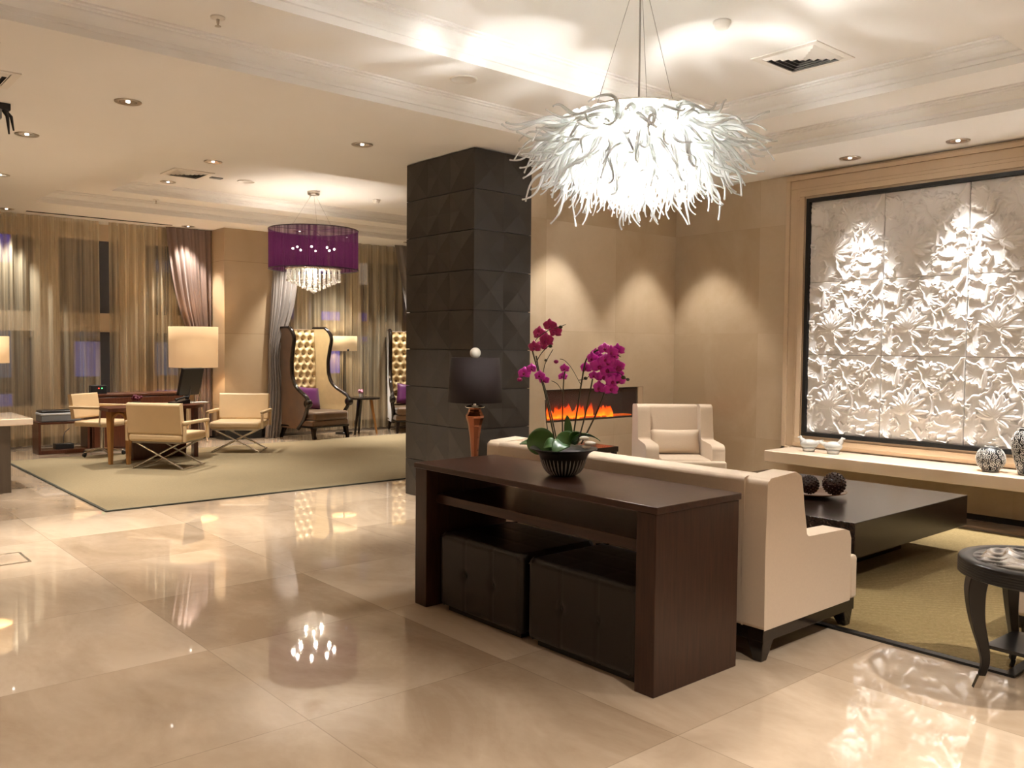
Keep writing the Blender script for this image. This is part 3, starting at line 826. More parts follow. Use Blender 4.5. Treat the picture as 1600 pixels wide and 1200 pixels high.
# lumbar pillow
def pillow_mesh(w, h, t_):
    def side(sg):
        def fn(u, v):
            a = 2*u-1; b_ = 2*v-1
            k = max(0, (1-a**4))*max(0, (1-b_**4))
            pinch = 1-.06*(1-abs(a)**2)*abs(b_)**2
            pin2 = 1-.05*(1-abs(b_)**2)*abs(a)**2
            return (a*w/2*pin2, sg*t_/2*k**.55, b_*h/2*pinch)
        return fn
    q = MB(); q.grid(side(-1), 20, 16); q.grid(side(1), 20, 16); return q
ap = math.radians(-129+90)
def loc_of(base, rz, p):
    return Vector((base[0], base[1], 0))+Matrix.Rotation(rz, 3, 'Z') @ Vector(p)
o = pillow_mesh(.50, .25, .14).build('lumbar_pillow', M['cream'])
o.location = loc_of((6.85, 5.40), ap, (0, .11, .52)); o.rotation_euler = (math.radians(-14), 0, ap)
tag(o, 'small cream lumbar pillow on the armchair by the fireplace', 'pillow')

# ---------------------------------------------------------------- coffee table
cf = thing('coffee_table', 'large square low dark coffee table on the olive rug', 'table', (5.735, 3.365, 0))
MB().box(-.815, .815, -.825, .825, .20, .418).build('tabletop', M['wenge'], cf, bevel=.003)
MB().box(-.5, .5, -.5, .5, .0135, .20).build('base', M['wenge'], cf)
pt = thing('decorative_plate', 'round bronze plate on the coffee table holding two dark balls', 'plate', (5.62, 3.23, .4185))
MB().lathe([(.0, .004), (.10, .004), (.115, .006), (.20, .026), (.235, .034), (.238, .038), (.19, .032), (.11, .014), (0, .012)], 48, cap=False).build('dish', M['plate'], pt)
for (x, y, r, lb_) in ((5.535, 3.20, .062, 'smaller dark lacquered ball on the bronze plate'), (5.632, 3.068, .075, 'larger dark lacquered ball on the bronze plate')):
    q = MB(); q.ball((0, 0, 0), r, 32, 20)
    rs = random.Random(3)
    for k in range(120):
        zz = 1-2*(k+.5)/120; a = k*2.39996; s_ = math.sqrt(1-zz*zz)
        q.ball((r*s_*math.cos(a), r*s_*math.sin(a), r*zz), .0075, 6, 4)
    tag(q.build('decorative_ball', M['ball'], loc=(x, y, .4185+.028+r)), lb_, 'ball', 'balls on the plate')

# ---------------------------------------------------------------- round side table (right edge), silver leaf top
def round_table(label, loc, legang, silver=True):
    st = thing('round_side_table', label, 'side table', (loc[0], loc[1], 0), 0)
    R_ = .315
    prof = [(0, .485), (R_-.02, .485), (R_-.01, .49)]
    for k in range(5):
        z = .492+k*.011; prof += [(R_, z), (R_, z+.008), (R_-.004, z+.0095)]
    prof += [(R_, .55), (R_-.004, .558), (R_-.045, .560), (R_-.055, .556), (0, .556)]
    MB().lathe(prof, 72, cap=False).build('tabletop', M['blackm'], st)
    if silver:
        q = MB(); Rs = .255
        rr_ = np.random.RandomState(5)
        ph = rr_.rand(8)*6.28
        def h(x, y):
            a = math.sin(9*x+6*math.sin(6*y+ph[0])+ph[1]); b_ = math.sin(11*y+5*math.sin(7*x+ph[2])+ph[3])
            c = math.sin(31*(x*.7+y*.6)+4*math.sin(12*(x-y))+ph[4])
            return .016*(1-abs(a))**1.2+.012*(1-abs(b_))**1.5+.0025*c
        def fn(u, v):
            r = Rs*u; a = 2*PI*v; x = r*math.cos(a); y = r*math.sin(a)
            return (x, y, .5575+max(0, h(x*1.3, y*1.3))*(1-u**8))
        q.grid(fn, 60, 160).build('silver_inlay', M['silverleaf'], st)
    for a in legang:
        ca, sa = math.cos(math.radians(a)), math.sin(math.radians(a))
        pts = [(.25, .49), (.262, .42), (.252, .30), (.222, .18), (.212, .11), (.224, .055)]
        wd_ = [.050, .046, .036, .027, .021, .018]
        q = MB()
        zz_ = [p[1] for p in pts][::-1]
        sm = smooth_pts([Vector((p[0], p[1], w)) for p, w in zip(pts, wd_)], 5)
        pts = [(p.x, p.y) for p in sm]; wd_ = [p.z for p in sm]
        n = len(pts); vs = []
        for (d, z), w in zip(pts, wd_):
            for i, j in ((-1, -1), (1, -1), (1, 1), (-1, 1)):
                x = d+i*w*.8; y = j*w*.6
                vs.append((x*ca-y*sa, x*sa+y*ca, z))
        fs = [(0, 3, 2, 1)]+[(k*4+i, k*4+(i+1) % 4, (k+1)*4+(i+1) % 4, (k+1)*4+i) for k in range(n-1) for i in range(4)]+[tuple((n-1)*4+i for i in range(4))]
        q.add(vs, fs).build('leg', M['blackm'], st, bevel=.004)
        q = MB(); vs = []
        fx, fy = loc[0]+.235*ca, loc[1]+.235*sa
        zb_ = .0135 if (4.16 < fx < 7.44 and 1.38 < fy < 5.87) else 0
        for (d, z), w in zip([(.224, .055), (.246, zb_)], [.0185, .0175]):
            for i, j in ((-1, -1), (1, -1), (1, 1), (-1, 1)):
                x = d+i*w*.8; y = j*w*.6
                vs.append((x*ca-y*sa, x*sa+y*ca, z))
        q.add(vs, [(0, 3, 2, 1), (4, 5, 6, 7)]+[(i, (i+1) % 4, (i+1) % 4+4, i+4) for i in range(4)]).build('foot_cap', M['chrome'], st)
    q = MB(); pp = []
    for a in legang: pp.append((.215*math.cos(math.radians(a)), .215*math.sin(math.radians(a))))
    q.prism(pp, lambda x, y: (x, y, .175), lambda x, y: (x, y, .19)).build('lower_shelf', M['blackm'], st)
    return st
round_table('round black side table with silver leaf top at the right edge', (4.11, 1.29), (133, 223, 313, 43))
round_table('round dark side table behind the sofa, standing under the aubergine table lamp', (4.10, 5.17), (130, 220, 310, 40), False)

sq = thing('square_side_table', 'dark square side table beyond the sofa, left of the cream armchair', 'side table', (5.72, 5.58, 0))
MB().box(-.22, .22, -.22, .22, .50, .55).build('tabletop', M['wenge'], sq, bevel=.003)
for a_ in (-.19, .19):
    for b_ in (-.19, .19): MB().box(a_-.02, a_+.02, b_-.02, b_+.02, .0135, .50).build('leg', M['wenge'], sq)

# table lamp behind the sofa
tl = thing('table_lamp', 'table lamp with dark aubergine shade and copper glass body by the column', 'lamp', (4.10, 5.17, .557))
MB().lathe([(.0, 0), (.075, 0), (.078, .01), (.05, .02), (.032, .03), (.028, .05), (.030, .10), (.038, .20), (.052, .30), (.068, .355), (.070, .37), (.052, .40), (.046, .42), (.05, .432)], 8, smooth=False, cap=False).build('lamp_body', M['coppr'], tl)
MB().lathe([(.0, .432), (.072, .432), (.075, .44), (.045, .452), (.012, .462), (.012, .60), (0, .60)], 20, cap=False).build('neck', M['chrome'], tl)
q = MB().lathe([(.212, .475), (.185, .812)], 48, cap=False)
q.build('lamp_shade', M['shade_dark'], tl, solid=.004)
MB().tube([(0, 0, .60), (0, 0, .82)], .005).tube([(-.184, 0, .80), (.184, 0, .80)], .002).build('harp', M['chrome'], tl)
MB().ball((0, 0, .848), .042, 20, 14).build('finial', M['globe'], tl)

# ---------------------------------------------------------------- orchid bowl
ob = thing('potted_orchid', 'magenta orchids in a black bowl with silver ribs on the console', 'plant', (3.08, 3.155, .80))
BC = Vector((3.08, 3.155, .80))
MB().lathe([(0, .0), (.062, .0), (.068, .006), (.092, .03), (.108, .06), (.118, .09), (.128, .112), (.150, .128), (.172, .136), (.173, .141), (.148, .134), (.118, .118), (.0, .112)], 48, cap=False).build('bowl', M['vase_b'], ob)
q = MB()
for k in range(34):
    a = 2*PI*k/34
    q.tube([((r+.0015)*math.cos(a), (r+.0015)*math.sin(a), z) for r, z in ((.068, .006), (.083, .020), (.094, .034), (.103, .05), (.111, .07), (.118, .088))], [.002, .0035, .004, .004, .003, .001], 5)
q.build('silver_ribs', M['rib'], ob)
MB().lathe([(0, .124), (.06, .122), (.13, .118), (.148, .128)], 24, cap=False).build('bark_mulch', M['bark'], ob)
F_ = 1353.28
def ray(px, py): return r2*((px-800)/F_)-u2*((py-600)/F_)+fw
def onX(px, py, X):
    d = ray(px, py); t_ = X/d.x
    return Vector((0, 0, 1.45))+d*t_
def opt(px, py, dx=0): return onX(px, py, 3.08+dx)-BC
stems = [([(868, 694), (857, 640), (849, 604), (838, 570), (832, 548)], -.03, .0042), ([(871, 694), (862, 650), (851, 605), (843, 583), (838, 556)], .02, .0038),
 ([(838, 566), (846, 552), (858, 540), (862, 539)], -.03, .0022), ([(848, 588), (852, 568), (864, 546)], .02, .002),
 ([(860, 694), (854, 660), (852, 625)], .05, .003), ([(879, 692), (879, 640), (881, 592), (883, 580)], 0, .0034), ([(879, 612), (871, 600), (862, 595)], 0, .0016),
 ([(894, 694), (902, 640), (909, 596), (916, 562), (930, 549), (942, 545)], .02, .0042), ([(907, 600), (893, 575), (882, 563), (875, 561)], .02, .0015),
 ([(902, 694), (914, 650), (926, 592)], -.03, .0042), ([(908, 694), (930, 650), (952, 598), (966, 598)], .04, .0042), ([(950, 582), (966, 582), (975, 590), (983, 593)], .0, .0018), ([(905, 594), (915, 592), (922, 586)], .02, .0018),
 ([(945, 550), (958, 551), (970, 558)], 0, .002), ([(866, 514), (876, 510), (884, 507)], 0, .0018), ([(832, 548), (838, 530), (860, 514)], -.02, .002)]
for P, dx, r in stems:
    MB().tube(smooth_pts([opt(a, b_, dx*(1 if i else .4)) for i, (a, b_) in enumerate(P)]), r, 6).build('stem', M['stem'], ob)
def orchid_flower(c, s, yaw_, tilt, m, name='flower'):
    q = MB()
    Rm = Matrix.Rotation(yaw_, 3, 'Z') @ Matrix.Rotation(tilt, 3, 'Y')
    # petals in local YZ plane, face toward -X
    for ang, ln, wd_ in ((90, 1.0, .42), (210, .95, .38), (330, .95, .38), (12, 1.0, .62), (168, 1.0, .62)):
        a = math.radians(ang)
        def fn(u, v, a=a, ln=ln, wd_=wd_):
            w = wd_*math.sin(PI*min(1, .06+.94*u)**.75)**.7*(2*v-1)
            l = ln*u
            x = -.12*math.sin(PI*u)+.25*u*u*.5+.12*(2*v-1)**2
            y = l*math.cos(a)-w*math.sin(a); z = l*math.sin(a)+w*math.cos(a)
            return Rm @ Vector((x*s, y*s, z*s))+c
        q.grid(fn, 6, 4)
    q.ball(Rm @ Vector((-.12*s, 0, -.12*s))+c, .22*s, 8, 6, (1.2, .8, 1), mi=1)
    q.build(name, [m, M['lip']], ob, solid=.0008)
fls = [(859, 509, 10, 1), (867, 518, 11, 1), (842, 521, 11, 1), (853, 532, 12, 1), (846, 540, 9, 1), (835, 543, 10, 1), (831, 576, 8, 0), (819, 583, 10, 0), (843, 587, 8, 0), (850, 594, 8, 0),
 (882, 576, 7, 0), (879, 588, 7, 0), (915, 575, 9, 0), (925, 560, 9, 0), (930, 553, 8, 0), (945, 545, 9, 0), (956, 550, 9, 0), (966, 547, 9, 0), (960, 556, 8, 0), (937, 572, 13, 0), (950, 578, 13, 0),
 (960, 586, 13, 0), (966, 572, 9, 0), (943, 588, 11, 0), (957, 596, 10, 0), (936, 606, 10, 0), (955, 608, 10, 0), (946, 562, 9, 0), (928, 587, 7, 0), (968, 595, 9, 0), (938, 560, 8, 0), (950, 566, 11, 0)]
rs = random.Random(9)
for (a, b_, s, dk) in fls:
    orchid_flower(opt(a, b_, rs.uniform(-.05, .05)), s/F_*4.45*1.15, rs.uniform(.2, 1.3), rs.uniform(-.5, .4), M['petal_d'] if dk else M['petal'])
for (a, b_, s) in ((812, 593, 4), (869, 565, 3.5), (860, 541, 3), (853, 563, 2.4), (967, 577, 4.5), (974, 590, 3.2), (981, 593, 2.5), (876, 511, 3), (915, 591, 3)):
    MB().ball(opt(a, b_), s/F_*4.45, 10, 7, (1, 1.25, .9)).build('bud', M['lip'] if s > 3.4 else M['stem'], ob)
def leafm(base, tip, width, droop, twist=0, nm_='leaf'):
    base = Vector(base); tip = Vector(tip); d = tip-base; L0 = d.length
    side = d.cross(Vector((0, 0, 1)))
    if side.length < 1e-3: side = Vector((0, 1, 0))
    side.normalize()
    nrm = side.cross(d).normalized()
    side = (side*math.cos(twist)+nrm*math.sin(twist)).normalized()
    nrm = side.cross(d).normalized()
    def fn(u, v):
        w = width*(math.sin(PI*(.04+.96*u)**.8))**.6*(2*v-1)
        return base+d*u+side*w+nrm*(-droop*4*u*(1-u)+.25*abs(w)*.6)
    MB().grid(fn, 14, 8).build(nm_, M['green'], ob, solid=.003)
leafm(opt(866, 694), opt(824, 688, -.03), .072, -.02, 1.25)
leafm(opt(866, 696), opt(812, 694, .08), .035, -.02, .6)
leafm(opt(872, 696), opt(850, 700, -.06), .04, -.02, .6)
leafm(opt(884, 694), opt(864, 708, -.12), .045, -.02, .4)
leafm(opt(892, 694), opt(872, 680, -.02), .05, -.01, 1.0)
leafm(opt(890, 694), opt(886, 648, .03), .022, 0, .3)
leafm(opt(895, 692), opt(938, 690, .06), .042, -.03, .3)
leafm(opt(895, 694), opt(912, 678, .02), .04, -.02, .6)
for (a, b_, sx) in ((913, 686, .03), (922, 694, .034), (916, 699, .03)):
    MB().ball(opt(a, b_, -.03)+Vector((0, 0, .004)), sx*.75, 14, 8, (1, 1.2, .45)).build('pebble', M['pebble'], ob)

# ---------------------------------------------------------------- things on the stone shelf
def vase(label, loc, prof):
    v = thing('patterned_vase', label, 'vase', loc)
    q = MB().lathe(prof, 48, cap=False)
    q.build('body', M['vase_b'], v)
    import bisect
    zs = [p[1] for p in prof]
    def rad(z):
        for (r0, z0), (r1, z1) in zip(prof, prof[1:]):
            if z0 <= z <= z1 and z1 > z0: return r0+(r1-r0)*(z-z0)/(z1-z0)
        return 0
    zmin, zmax = .012, max(zs)-.012
    w = MB(); n = 0; z = zmin+.014; row = 0
    while z < zmax-.008:
        R0 = rad(z); cnt = max(4, int(2*PI*R0/.046))
        for k in range(cnt):
            a0 = 2*PI*(k+.5*(row % 2))/cnt
            pts = []
            sg = 1 if (k+row) % 2 else -1
            for i in range(20):
                t_ = i/19; th = sg*t_*3.2*PI+k*1.3+row; rr0 = .003+.019*t_
                dz = rr0*math.sin(th); da = rr0*math.cos(th)/max(R0, .03)
                zz = min(max(z+dz, zmin), zmax); R1 = rad(zz)+.001
                pts.append((R1*math.cos(a0+da), R1*math.sin(a0+da), zz))
            w.tube(pts, .0021, 5)
        z += .034; row += 1
    for zz in (zmin-.006, zmax+.008):
        R1 = rad(zz); w.tube([((R1+.001)*math.cos(2*PI*i/40), (R1+.001)*math.sin(2*PI*i/40), zz) for i in range(40)], .003, 6, closed=True)
    w.build('swirl_relief', M['vase_w'], v)
sph = [(0, 0), (.055, 0), (.058, .004)]+[(.108*math.sin(PI*t_), .108-.108*math.cos(PI*t_)-.006) for t_ in np.linspace(.2, .86, 16)]+[(.034, .205), (.03, .19), (0, .12)]
vase('round black and white swirl vase on the marble shelf', (7.58, 2.77, .476), sph)
tall = [(0, 0), (.06, 0), (.062, .005), (.075, .05), (.10, .14), (.115, .22), (.113, .28), (.095, .325), (.07, .35), (.062, .36), (.064, .372), (.05, .36), (0, .2)]
vase('tall black and white swirl vase at the right edge of the marble shelf', (7.60, 2.505, .476), tall)
def bird(label, loc, rz, f=1, up_=0):
    o = MB()
    o.lathe([(0, 0), (.05, 0), (.06, .02), (.055, .04), (0, .04)], 14, cap=False)
    o.ball((0, 0, .07), .062, 16, 10, (1.35, .95, .75))
    o.tube([(.05*f, 0, .09), (.075*f, 0, .115+up_), (.08*f, 0, .135+up_), (.105*f, 0, .13+up_)], [.03, .018, .014, .006], 8)
    o.tube([(-.06*f, 0, .08), (-.11*f, 0, .10), (-.13*f, 0, .115)], [.025, .014, .004], 8)
    for k in range(5):
        o.ball((random.uniform(-.06, .06), random.uniform(-.04, .04), .05+random.uniform(0, .04)), .022, 8, 6)
    ob_ = o.build('glass_figurine', M['iceglass'], loc=loc); ob_.rotation_euler = (0, 0, rz)
    tag(ob_, label, 'figurine', 'glass figurines on the shelf')
bird('clear glass bird figurine at the left end of the marble shelf', (7.62, 4.42, .476), math.radians(110), 1)
bird('clear glass figurine with raised head, second from the left end of the shelf', (7.62, 4.17, .476), math.radians(-70), 1, .015)

# ---------------------------------------------------------------- blown glass chandelier
ch = thing('glass_chandelier', 'huge white chandelier of curling blown glass tendrils above the sofa', 'chandelier', (CH.x, CH.y, C3))
def cl(x, y, z): return (x, y, z-C3)
MB().lathe([(0, -.03), (.11, -.03), (.12, -.02), (.12, -.001), (0, -.001)], 32, cap=False).build('canopy', M['white'], ch)
for k in range(3):
    a = k*2*PI/3+.5
    MB().tube([(.05*math.cos(a), .05*math.sin(a), -.03), (.26*math.cos(a), .26*math.sin(a), 2.83-C3)], .0018, 5).build('cable', M['rope'], ch)
MB().tube([(0, 0, -.03), (0, 0, 2.84-C3)], .006, 6).build('power_cord', M['rope'], ch)
q = MB().lathe([(0, 2.84-C3), (.30, 2.835-C3), (.31, 2.825-C3), (.30, 2.82-C3), (0, 2.82-C3)], 32, cap=False)
for k in range(6):
    a = k*PI/3; q.tube([(.05*math.cos(a), .05*math.sin(a), 2.83-C3), (.38*math.cos(a), .38*math.sin(a), 2.72-C3)], .009, 6)
q.tube([(.38*math.cos(2*PI*i/40), .38*math.sin(2*PI*i/40), 2.70-C3) for i in range(40)], .008, 6, closed=True)
q.tube([(.27*math.cos(2*PI*i/40), .27*math.sin(2*PI*i/40), 2.62-C3) for i in range(40)], .008, 6, closed=True)
q.tube([(.15*math.cos(2*PI*i/30), .15*math.sin(2*PI*i/30), 2.53-C3) for i in range(30)], .008, 6, closed=True)
for k in range(6):
    a = k*PI/3+.2; q.tube([(.38*math.cos(a), .38*math.sin(a), 2.70-C3), (.27*math.cos(a), .27*math.sin(a), 2.62-C3), (.15*math.cos(a), .15*math.sin(a), 2.53-C3)], .006, 6)
q.build('frame', M['chrome'], ch)
q = MB()
for k in range(6):
    a = k*PI/3+.3; q.ball((.2*math.cos(a), .2*math.sin(a), 2.62-C3), .03, 12, 8)
q.ball((0, 0, 2.42-C3), .035, 12, 8)
# tendril meshes: root at origin, grows along +X (outward) then wiggles; round bulb at the root end
rs = random.Random(31)
def tendril(L_, droop, curl, seed, bulb):
    r = random.Random(seed); w = MB(); P = []; R0 = []
    n = 18; p1 = r.uniform(0, 6.28); p2 = r.uniform(0, 6.28)
    for i in range(n+1):
        t_ = i/n
        x = L_*t_; z = -droop*t_*t_*L_+curl*L_*.10*t_*math.sin(6.0*t_+p1); y = curl*L_*.09*t_*math.sin(5.2*t_+p2)
        P.append((x, y, z)); R0.append(.0135*(1-t_)**1.1+.0042)
    R0[-1] = .0055; R0[-2] = .0045
    w.tube(P, R0, 7)
    w.ball((0, 0, 0), bulb, 12, 8)
    w.ball(P[-1], .0062, 6, 4)
    return w.mesh('glass_tendril', M['tendril'])
kinds = [tendril(.27+.035*(k % 4), .15+.12*(k % 3), 1.1+.3*(k % 2), 50+k, .024) for k in range(10)]
places = []
# outer surface: rows from the top rim to the bottom tip
rows = [(.48, 2.84, 8, 40), (.475, 2.80, 0, 44), (.46, 2.76, -8, 46), (.44, 2.72, -18, 46), (.41, 2.68, -28, 46), (.375, 2.64, -38, 44), (.33, 2.60, -48, 40), (.28, 2.57, -56, 36), (.22, 2.54, -64, 30), (.16, 2.52, -72, 24), (.09, 2.50, -80, 14), (.03, 2.49, -88, 5)]
for (R1, z, el, cnt) in rows:
    z = 2.48+(z-2.48)*.66; el = el-4
    for k in range(cnt):
        a = 2*PI*(k+rs.random()*.6)/cnt
        e = math.radians(el+rs.uniform(-9, 9))
        places.append((R1*.86, z, a, e, rs.uniform(.8, 1.12)*(1.0 if el > -45 else .80)))
def tmat(R1, z, a, e, s):
    return Matrix.Translation((R1*math.cos(a), R1*math.sin(a), z-C3)) @ Matrix.Rotation(a+rs.uniform(-.12, .12), 4, 'Z') @ Matrix.Rotation(-e, 4, 'Y') @ Matrix.Rotation(rs.uniform(-.5, .5), 4, 'X') @ Matrix.Scale(s, 4)
order = list(range(len(places)))
vx, vy = -fw.x, -fw.y
# the ones turned to the room side are the individually named parts
order.sort(key=lambda i: -(math.cos(places[i][2])*vx+math.sin(places[i][2])*vy)-.3*rs.random())
rest = MB()
for n_, i in enumerate(order):
    R1, z, a, e, s = places[i]
    mt = tmat(R1, z, a, e, s); me = kinds[i % len(kinds)]
    if n_ < 100:
        o = bpy.data.objects.new('glass_tendril', me); COL.objects.link(o); o.parent = ch; o.matrix_local = mt
    else:
        rest.add([mt @ v.co for v in me.vertices], [tuple(p.vertices) for p in me.polygons], 0, True)
o = rest.build('glass_tendrils', M['tendril'], ch); o['kind'] = 'stuff'
# round glass ends sitting on top
q = MB()
for (R1, cnt, z) in ((.45, 30, 2.735), (.37, 24, 2.755), (.28, 17, 2.765), (.18, 11, 2.77), (.07, 4, 2.77)):
    for k in range(cnt):
        a = 2*PI*(k+.4*rs.random())/cnt; q.ball((R1*math.cos(a), R1*math.sin(a), z-C3+rs.uniform(-.01, .01)), .042, 14, 9)
o = q.build('glass_bulb_ends', M['tendril'], ch); o['kind'] = 'stuff'
q = MB()
for k in range(6):
    a = k*PI/3+.3; q.ball((.2*math.cos(a), .2*math.sin(a), 2.67-C3), .022, 12, 8)
for k in range(4):
    a = k*PI/2+.6; q.ball((.27*math.cos(a), .27*math.sin(a), 2.80-C3), .014, 10, 6)
q.ball((0, 0, 2.61-C3), .025, 12, 8)
q.build('bulbs', M['bulb'], ch)

# ---------------------------------------------------------------- purple pendant
PX, PY, PZ = 5.59, 10.536, 3.50
pd = thing('drum_pendant', 'purple string drum pendant with hanging crystals over the far seating area', 'pendant lamp', (PX, PY, PZ))
MB().lathe([(0, -.05), (.075, -.05), (.08, -.04), (.08, -.001), (0, -.001)], 28, cap=False).build('canopy', M['steel'], pd)
zt, zb = 2.985-PZ, 2.46-PZ
RD = .585
for k in range(3):
    a = k*2*PI/3+.9
    MB().tube([(.03*math.cos(a), .03*math.sin(a), -.05), (RD*.55*math.cos(a), RD*.55*math.sin(a), zt)], .0015, 5).build('cable', M['rope'], pd)
MB().lathe([(RD, zb), (RD, zt)], 96, cap=False).build('lamp_shade', M['purple_net'], pd)
q = MB()
for z in (zb, zt): q.tube([(RD*math.cos(2*PI*i/64), RD*math.sin(2*PI*i/64), z) for i in range(64)], .007, 6, closed=True)
for k in range(3):
    a = k*2*PI/3+.9; q.tube([(0, 0, zt), (RD*math.cos(a), RD*math.sin(a), zt)], .004, 5)
q.build('shade_ring', M['black'], pd)
MB().lathe([(0, zb+.02), (.36, zb+.02), (.375, zb+.01), (.36, zb-.005), (0, zb-.005)], 48, cap=False).build('crystal_plate', M['chrome'], pd)
q = MB(); 
for k in range(8):
    a = k*PI/4+.2; q.ball((.27*math.cos(a), .27*math.sin(a), zb+.28), .014, 12, 8)
q.build('bulbs', M['bulb'], pd)
for k in range(8):
    a = k*PI/4+.2; l_ = point((PX+.27*math.cos(a), PY+.27*math.sin(a), PZ+zb+.24), 1.6, (1, .86, .72), .02)
for k in range(3):
    a = k*2*PI/3; point((PX+.12*math.cos(a), PY+.12*math.sin(a), PZ+zb-.05), 1.6, (1, .88, .72), .01)
def strand(L_):
    w = MB(); w.tube([(0, 0, 0), (0, 0, -L_+.02)], .0045, 5); w.ball((0, 0, -L_), .017, 10, 7)
    for k in range(1, 4): w.ball((0, 0, -L_*k/4+.01), .007, 6, 5)
    return w.mesh('crystal_strand', M['crystal'])
rings_ = [(.345, 30, .14), (.28, 24, .17), (.215, 18, .20), (.15, 13, .23), (.085, 8, .26), (.03, 3, .28), (0, 1, .30)]
for R1, n_, L_ in rings_:
    me = strand(L_)
    for k in range(n_):
        a = 2*PI*k/n_
        o = bpy.data.objects.new('crystal_strand', me); COL.objects.link(o); o.parent = pd; o.location = (R1*math.cos(a), R1*math.sin(a), zb-.005)

# ---------------------------------------------------------------- tall tufted chairs
def tufted_chair(label, loc, az):
    r = thing('tall_wing_chair', label, 'armchair', (loc[0], loc[1], 0), math.radians(az+90), 'tall tufted wing chairs')
    hw = .36; zs0 = .40
    # backrest with deep buttons; plane y = +.34 (front side faces -y)
    W2 = .30; Z0, Z1 = .45, 1.70
    btn = []
    nr = 11
    for i in range(nr):
        z = Z0+.05+i*(Z1-Z0-.08)/(nr-1)
        for j in range(5):
            x = -W2+2*W2*(j+(.5 if i % 2 else 0))/4.5+.02
            if abs(x) < W2-.005: btn.append((x, z))
    def fn(u, v):
        x = -W2+2*W2*u; z = Z0+(Z1-Z0)*v
        d = .055
        m_ = min((x-a)**2+((z-b_)*.95)**2 for a, b_ in btn)
        d -= .045*math.exp(-m_/.0009)
        d += .012*min(1, m_/.004)
        e = min(u, 1-u)*2*W2
        if e < .03: d -= (.03-e)*.8
        y = .34+.06*((z-.45)/1.25)-d
        return (x, y, z)
    MB().grid(fn, 56, 110).build('tufted_back', M['lvelvet'], r)
    q = MB()
    for a, b_ in btn: q.ball((a, .34+.06*((b_-.45)/1.25)-.022, b_), .010, 8, 5, (1, .6, 1))
    q.build('buttons', M['dvelvet'], r)
    MB().prism([(.335, .25), (.345, .45), (.402, 1.71), (.45, 1.71), (.42, .45), (.41, .25)], lambda y, z: (-hw+.03, y, z), lambda y, z: (hw-.03, y, z)).build('back_shell', M['dvelvet'], r, bevel=.01)
    # side wings: front edge outline y(z)
    def front(z):
        pts = [(.16, -.02), (.28, -.16), (.45, -.30), (.60, -.36), (.66, -.33), (.70, -.22), (.76, -.08), (.85, .03), (1.0, .09), (1.2, .10), (1.4, .06), (1.55, .02), (1.66, .06), (1.72, .16)]
        for (z0, y0), (z1, y1) in zip(pts, pts[1:]):
            if z0 <= z <= z1:
                t_ = (z-z0)/(z1-z0); t_ = t_*t_*(3-2*t_) if False else t_
                return y0+(y1-y0)*t_
        return pts[0][1] if z < pts[0][0] else pts[-1][1]
    zsamp = [.16+1.56*i/44 for i in range(45)]
    fr_ = [front(z) for z in zsamp]
    for _ in range(2): fr_ = [fr_[0]]+[(fr_[i-1]+fr_[i]*2+fr_[i+1])/4 for i in range(1, 44)]+[fr_[-1]]
    for s in (-1, 1):
        def pos(t_, i, off):
            z = zsamp[i]; yb = .36+.06*((z-.45)/1.25); yf = fr_[i]
            y = yb+(yf-yb)*t_
            x = s*(hw-.03+.045*t_*(yb-yf)/.4*(1 if z > .5 else (z-.1)/.4)+off)
            return (x, y, z)
        def inner(u, v): i = min(44, int(round(v*44))); return pos(u, i, -.03)
        def outer(u, v): i = min(44, int(round(v*44))); return pos(u, i, .03)
        a = MB(); a.grid(inner, 8, 44); a.build('wing_lining', M['lvelvet'], r)
        b_ = MB(); b_.grid(outer, 8, 44)
        b_.grid(lambda u, v: pos(0, min(44, int(round(v*44))), -.03+.06*u), 1, 44)
        b_.build('wing_shell', M['dvelvet'], r)
        MB().tube([pos(1, i, 0) for i in range(45)], [.033]*45, 8).tube([pos(t_/8, 44, 0) for t_ in range(9)], .032, 8).build('wing_trim', M['gloss_black'], r)
        # scroll at the arm front
        i0 = min(range(45), key=lambda i: abs(zsamp[i]-.60)); c = Vector(pos(1, i0, 0))
        MB().lathe([(0, -.04), (.055, -.04), (.062, -.03), (.062, .03), (.055, .04), (0, .04)], 20, cap=False).build('arm_scroll', M['gloss_black'], r, loc=None)
        o_ = r.children[-1] if r.children else None
        o_ = [c_ for c_ in COL.objects if c_.parent == r and c_.name.startswith('arm_scroll')][-1]
        o_.location = c+Vector((0, -.0, -.02)); o_.rotation_euler = (0, PI/2, 0)
    MB().box(-hw+.02, hw-.02, -.42, .34, .30, .43).build('seat_cushion', M['dvelvet'], r, bevel=.04, seg=4)
    MB().box(-hw-.0, hw+.0, -.40, .36, .205, .30).build('seat_frame', M['dvelvet'], r, bevel=.02)
    MB().box(-hw-.005, hw+.005, -.405, .365, .185, .207).build('rail', M['gloss_black'], r)
    for sx in (-1, 1):
        MB().taper((sx*(hw-.04), -.36, .19), .032, (sx*(hw-.02), -.40, .0005), .018).build('leg', M['gloss_black'], r)
        MB().taper((sx*(hw-.05), .32, .19), .03, (sx*(hw-.03), .40, .0005), .018).build('leg', M['gloss_black'], r)
    return r
wc = tufted_chair('tall champagne tufted wing chair beside the slim floor lamp, fully visible', (6.58, 12.38), -78)
wc2 = dup(wc, (8.44, 12.38, 0), math.radians(-112+90), 'tall tufted wing chair half hidden behind the dark column')
def purple_pillow(base, az, label):
    rz = math.radians(az+90)
    o = pillow_mesh(.48, .36, .13).build('purple_pillow', M['purple'])
    o.location = loc_of(base, rz, (0, .16, .615)); o.rotation_euler = (math.radians(-16), math.radians(6), rz)
    tag(o, label, 'pillow', 'purple pillows')
purple_pillow((6.58, 12.38), -78, 'purple satin pillow on the fully visible tufted wing chair')
